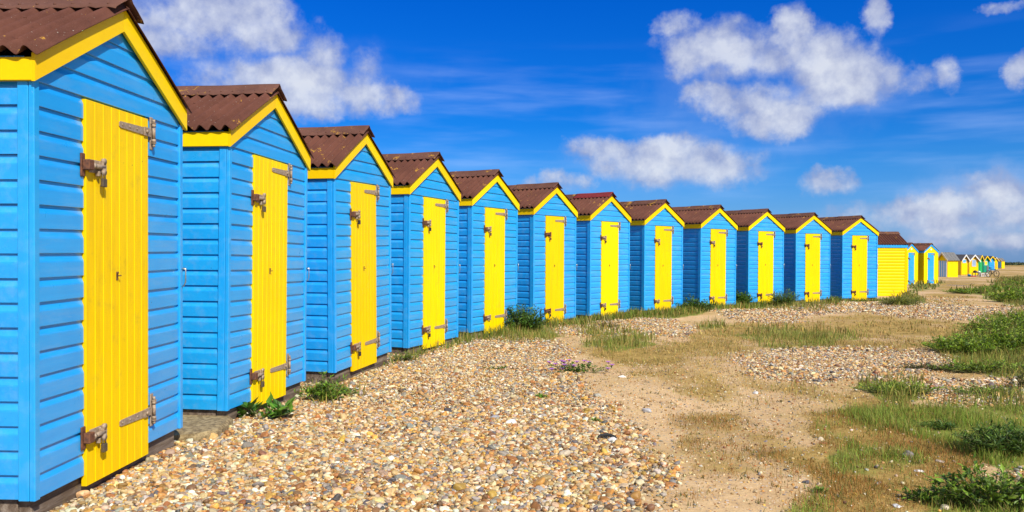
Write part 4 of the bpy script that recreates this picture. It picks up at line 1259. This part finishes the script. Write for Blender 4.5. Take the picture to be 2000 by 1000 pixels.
bush("weed", 1600, 963, .05, .04, .03, 12, .03, .3, (.09, .17, .03), "small green sprig on the sand beside the dark oval stone", per=5)
bush("weed", 1190, 640, .35, .15, .14, 40, .06, .14, (.15, .12, .05), "brownish seeding weed standing in the grass before the seventh hut", per=10, tall=.2, upright=.8, dark=(.07, .05, .02))

# far hedge and bank on the skyline
hx = []
for k in range(520):
    px = RNG.uniform(1940, 2300); d = RNG.uniform(260, 330)
    x, y, z = at(px, 516, d); gz = float(ground_z(x, y))
    hx.append((x, y, gz))
hx = np.array(hx); n = len(hx)*16
P = np.repeat(hx, 16, 0) + np.stack([RNG.normal(0, 1.2, n), RNG.normal(0, 1.5, n), np.abs(RNG.normal(0, .20, n))], 1)
Dv = unit(RNG.normal(0, 1, (n, 3))); Nv = unit(np.cross(Dv, RNG.normal(0, 1, (n, 3))))
cc = np.clip(np.array((.05, .07, .025))*RNG.uniform(.5, 1.5, (n, 1)), .01, .4)
tag(link("scrub", leaf_mesh(P, Nv, Dv, RNG.uniform(.5, 1.0, n), RNG.uniform(.3, .6, n), np.tile(cc, 1), "scrub"), M['leaf']), "low dark scrub along the skyline beyond the far huts", None, None, "stuff")

# ------------------------------------------------------------------ light and sky
SUN_AZ, SUN_EL = -57.0, 43.0            # degrees from +x towards +y; elevation
sd = Vector((math.cos(math.radians(SUN_AZ))*math.cos(math.radians(SUN_EL)), math.sin(math.radians(SUN_AZ))*math.cos(math.radians(SUN_EL)), math.sin(math.radians(SUN_EL))))
sl = bpy.data.lights.new("sun", 'SUN'); sl.energy = 4.2; sl.angle = math.radians(1.0); sl.color = (1.0, .95, .86)
so = bpy.data.objects.new("sun", sl); COL.objects.link(so); so.location = (20, -10, 30)
so.rotation_euler = sd.to_track_quat('Z', 'Y').to_euler()

world = bpy.data.worlds.new("World"); SC.world = world; world.use_nodes = True
nt = world.node_tree; t = NT(nt); bg = nt.nodes["Background"]
sky = t.n("ShaderNodeTexSky", sky_type='NISHITA'); sky.sun_disc = False
sky.sun_elevation = math.radians(SUN_EL); sky.sun_rotation = math.radians(90 - SUN_AZ)
sky.altitude = 0; sky.air_density = 1.0; sky.dust_density = .6; sky.ozone_density = 2.0
tc = t.n("ShaderNodeTexCoord")
dirv = tc.outputs["Generated"]
sp = t.n("ShaderNodeSeparateXYZ"); t.put(sp.inputs[0], dirv)
zc = t.math('MAXIMUM', sp.outputs[2], .004)
cb = t.n("ShaderNodeCombineXYZ"); t.put(cb.inputs[0], sp.outputs[0]); t.put(cb.inputs[1], sp.outputs[1]); t.put(cb.inputs[2], zc)
t.put(sky.inputs[0], cb.outputs[0])
# deeper, polarised blue overhead; paler at the skyline
el = t.math('ARCSINE', zc)
hs = t.n("ShaderNodeHueSaturation"); hs.inputs["Saturation"].default_value = 1.0; t.put(hs.inputs["Color"], sky.outputs[0])
tint = t.ramp(t.math('MULTIPLY', el, 2.2), [(0, (.30, .56, 1.32)), (.05, (.26, .52, 1.12)), (.12, (.19, .47, 1.0)), (.235, (.10, .43, .96)), (.35, (.025, .36, .95)), (.7, (.003, .31, 1.03)), (1, (.002, .29, 1.0))])
skyc = t.mix(1.0, hs.outputs[0], tint, 'MULTIPLY')
# clouds placed by bearing and height above the horizon
az = t.math('ARCTAN2', sp.outputs[0], sp.outputs[1])
elv = t.math('ARCSINE', sp.outputs[2])
ae = t.n("ShaderNodeCombineXYZ"); t.put(ae.inputs[0], az); t.put(ae.inputs[1], elv)
w1 = t.vmath('SUBTRACT', t.noise(dirv, 9, 6, .62, out=1), (.5, .5, .5))
w2 = t.vmath('SUBTRACT', t.noise(dirv, 38, 5, .6, out=1), (.5, .5, .5))
aw = t.vmath('ADD', ae.outputs[0], t.vmath('ADD', t.vmath('MULTIPLY', w1, (.085, .055, 0)), t.vmath('MULTIPLY', w2, (.020, .012, 0))))
CL = [(400,30,190,72,1.45),(330,85,140,36,1.2),(510,15,75,42,1.2),(590,155,125,46,1.35),(470,155,120,38,.9),(700,195,120,36,1.05),(625,112,45,45,.85),(765,188,65,26,.9),(590,208,150,30,.95),(700,140,60,40,.6),
      (1400,90,95,46,1.0),(1330,45,45,26,.9),(1485,110,95,52,1.25),(1545,60,32,44,.9),(1340,112,45,32,.8),(1450,135,75,32,.8),
      (1650,135,98,62,1.35),(1632,92,50,36,1.0),(1705,150,75,46,1.0),(1640,182,85,34,.95),(1842,138,30,38,.8),(1780,152,48,30,.8),
      (1450,192,112,40,1.5),(1510,228,98,42,1.4),(1420,178,80,28,1.3),(1560,216,60,38,.9),(1695,38,30,42,.95),(1992,125,28,40,.9),
      (1300,316,150,40,1.05),(1200,292,85,26,1.0),(1390,322,80,38,1.0),(1285,290,60,24,.9),(1610,362,52,26,.9),(1085,362,60,18,.85),
      (1870,402,110,34,1.15),(1720,420,100,24,.85),(1930,440,120,28,.85),(1830,468,100,18,.6),(1955,382,90,40,1.35),(1745,405,95,24,.9),(1680,432,110,16,.7),(1960,470,130,22,.95),(1860,425,150,22,.75),(1930,350,60,20,.8),(1850,447,65,20,1.0),(1995,410,70,46,1.2),(1980,5,40,12,.8)]
acc = None
for (px, py, rx, ry, k) in CL:
    a0 = math.atan((px-1000)/F_PX); hy = 493.7 + .0049*(px-1000)
    e0 = math.atan((hy-py)/F_PX*math.cos(a0))
    ra = rx/F_PX*math.cos(a0)**2*1.12; rb = ry/F_PX*math.cos(a0)*1.12
    d_ = t.vmath('MULTIPLY', t.vmath('SUBTRACT', aw, (a0, e0, 0)), (1/ra, 1/rb, 0))
    q = t.math('MULTIPLY', t.math('SUBTRACT', 1.0, t.vmath('DOT_PRODUCT', d_, d_)), k)
    acc = q if acc is None else t.math('SMOOTH_MAX', acc, q, .25)
fb = t.noise(dirv, 13, 9, .57); fb2 = t.noise(t.vmath('ADD', dirv, (.014, -.004, .026)), 13, 9, .57)
fine = t.noise(dirv, 75, 5, .65)
acc = t.math('ADD', t.math('MULTIPLY', acc, .92), t.math('MULTIPLY', t.math('SUBTRACT', fine, .5), .70))
dens = t.math('ADD', acc, t.math('MULTIPLY', t.math('SUBTRACT', fb, .5), 3.6))
# bright cloud added to the unseen sky outside the picture, to lift the shaded sides
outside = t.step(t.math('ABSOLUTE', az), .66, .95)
fill_cover = t.math('MULTIPLY', t.math('SUBTRACT', t.noise(dirv, 3.2, 6, .6), .42), 9.0)
dens = t.math('MAXIMUM', dens, t.math('SUBTRACT', t.math('MULTIPLY', t.math('ADD', fill_cover, 3.0), outside), 3.0))
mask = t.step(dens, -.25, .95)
relief = t.math('MULTIPLY', t.math('SUBTRACT', t.noise(t.vmath('ADD', dirv, (0, 0, -.004)), 24, 5, .55), t.noise(t.vmath('ADD', dirv, (.006, -.004, .010)), 24, 5, .55)), 2.4)
thick = t.step(dens, .1, 2.0)
lum = t.math('ADD', t.math('ADD', relief, t.math('MULTIPLY', thick, .75)), .22, clamp=True)
ccol = t.mix(lum, rgba((.38, .44, .67)), rgba((.80, .84, .93)))
# thin high streaks
sv = t.vmath('MULTIPLY', ae.outputs[0], (3.0, 22.0, 1)); sv = t.vmath('ADD', sv, t.vmath('MULTIPLY', ae.outputs[0], (0, 0, 0)))
nd = t.n("ShaderNodeMapping"); nd.inputs["Rotation"].default_value = (0, 0, .35); t.put(nd.inputs[0], sv)
cir = t.step(t.noise(nd.outputs[0], 1.6, 4, .5), .42, .85)
band = t.math('MULTIPLY', t.step(elv, .02, .10), t.math('SUBTRACT', 1, t.step(elv, .19, .27)))
skyc2 = t.mix(t.math('MULTIPLY', t.math('MULTIPLY', cir, band), .24), skyc, rgba((5.0, 6.2, 9.0)))
CLOUD_GAIN = 6.9
world.cycles.sampling_method = 'MANUAL'; world.cycles.sample_map_resolution = 256
hz = None
for (px, py, rx, ry) in ((1890, 430, 330, 80), (1960, 390, 200, 90), (600, 150, 300, 90), (1500, 190, 330, 130), (1300, 320, 240, 60)):
    a0 = math.atan((px-1000)/F_PX); e0 = math.atan((493.7 + .0049*(px-1000) - py)/F_PX*math.cos(a0))
    d_ = t.vmath('MULTIPLY', t.vmath('SUBTRACT', aw, (a0, e0, 0)), (F_PX/rx/math.cos(a0)**2, F_PX/ry/math.cos(a0), 0))
    q = t.math('SUBTRACT', 1.0, t.vmath('DOT_PRODUCT', d_, d_))
    k = .55 if py > 380 else .16
    q = t.math('MULTIPLY', t.step(t.math('ADD', q, t.math('MULTIPLY', t.math('SUBTRACT', fb, .5), 2.2)), -.1, 1.3), k)
    hz = q if hz is None else t.math('MAXIMUM', hz, q)
skyc2 = t.mix(hz, skyc2, rgba((3.3, 4.1, 6.2)))
cg = t.vmath('MULTIPLY', ccol, (CLOUD_GAIN,)*3)
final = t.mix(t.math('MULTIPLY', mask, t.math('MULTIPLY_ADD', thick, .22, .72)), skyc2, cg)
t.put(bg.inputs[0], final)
bg.inputs[1].default_value = .10
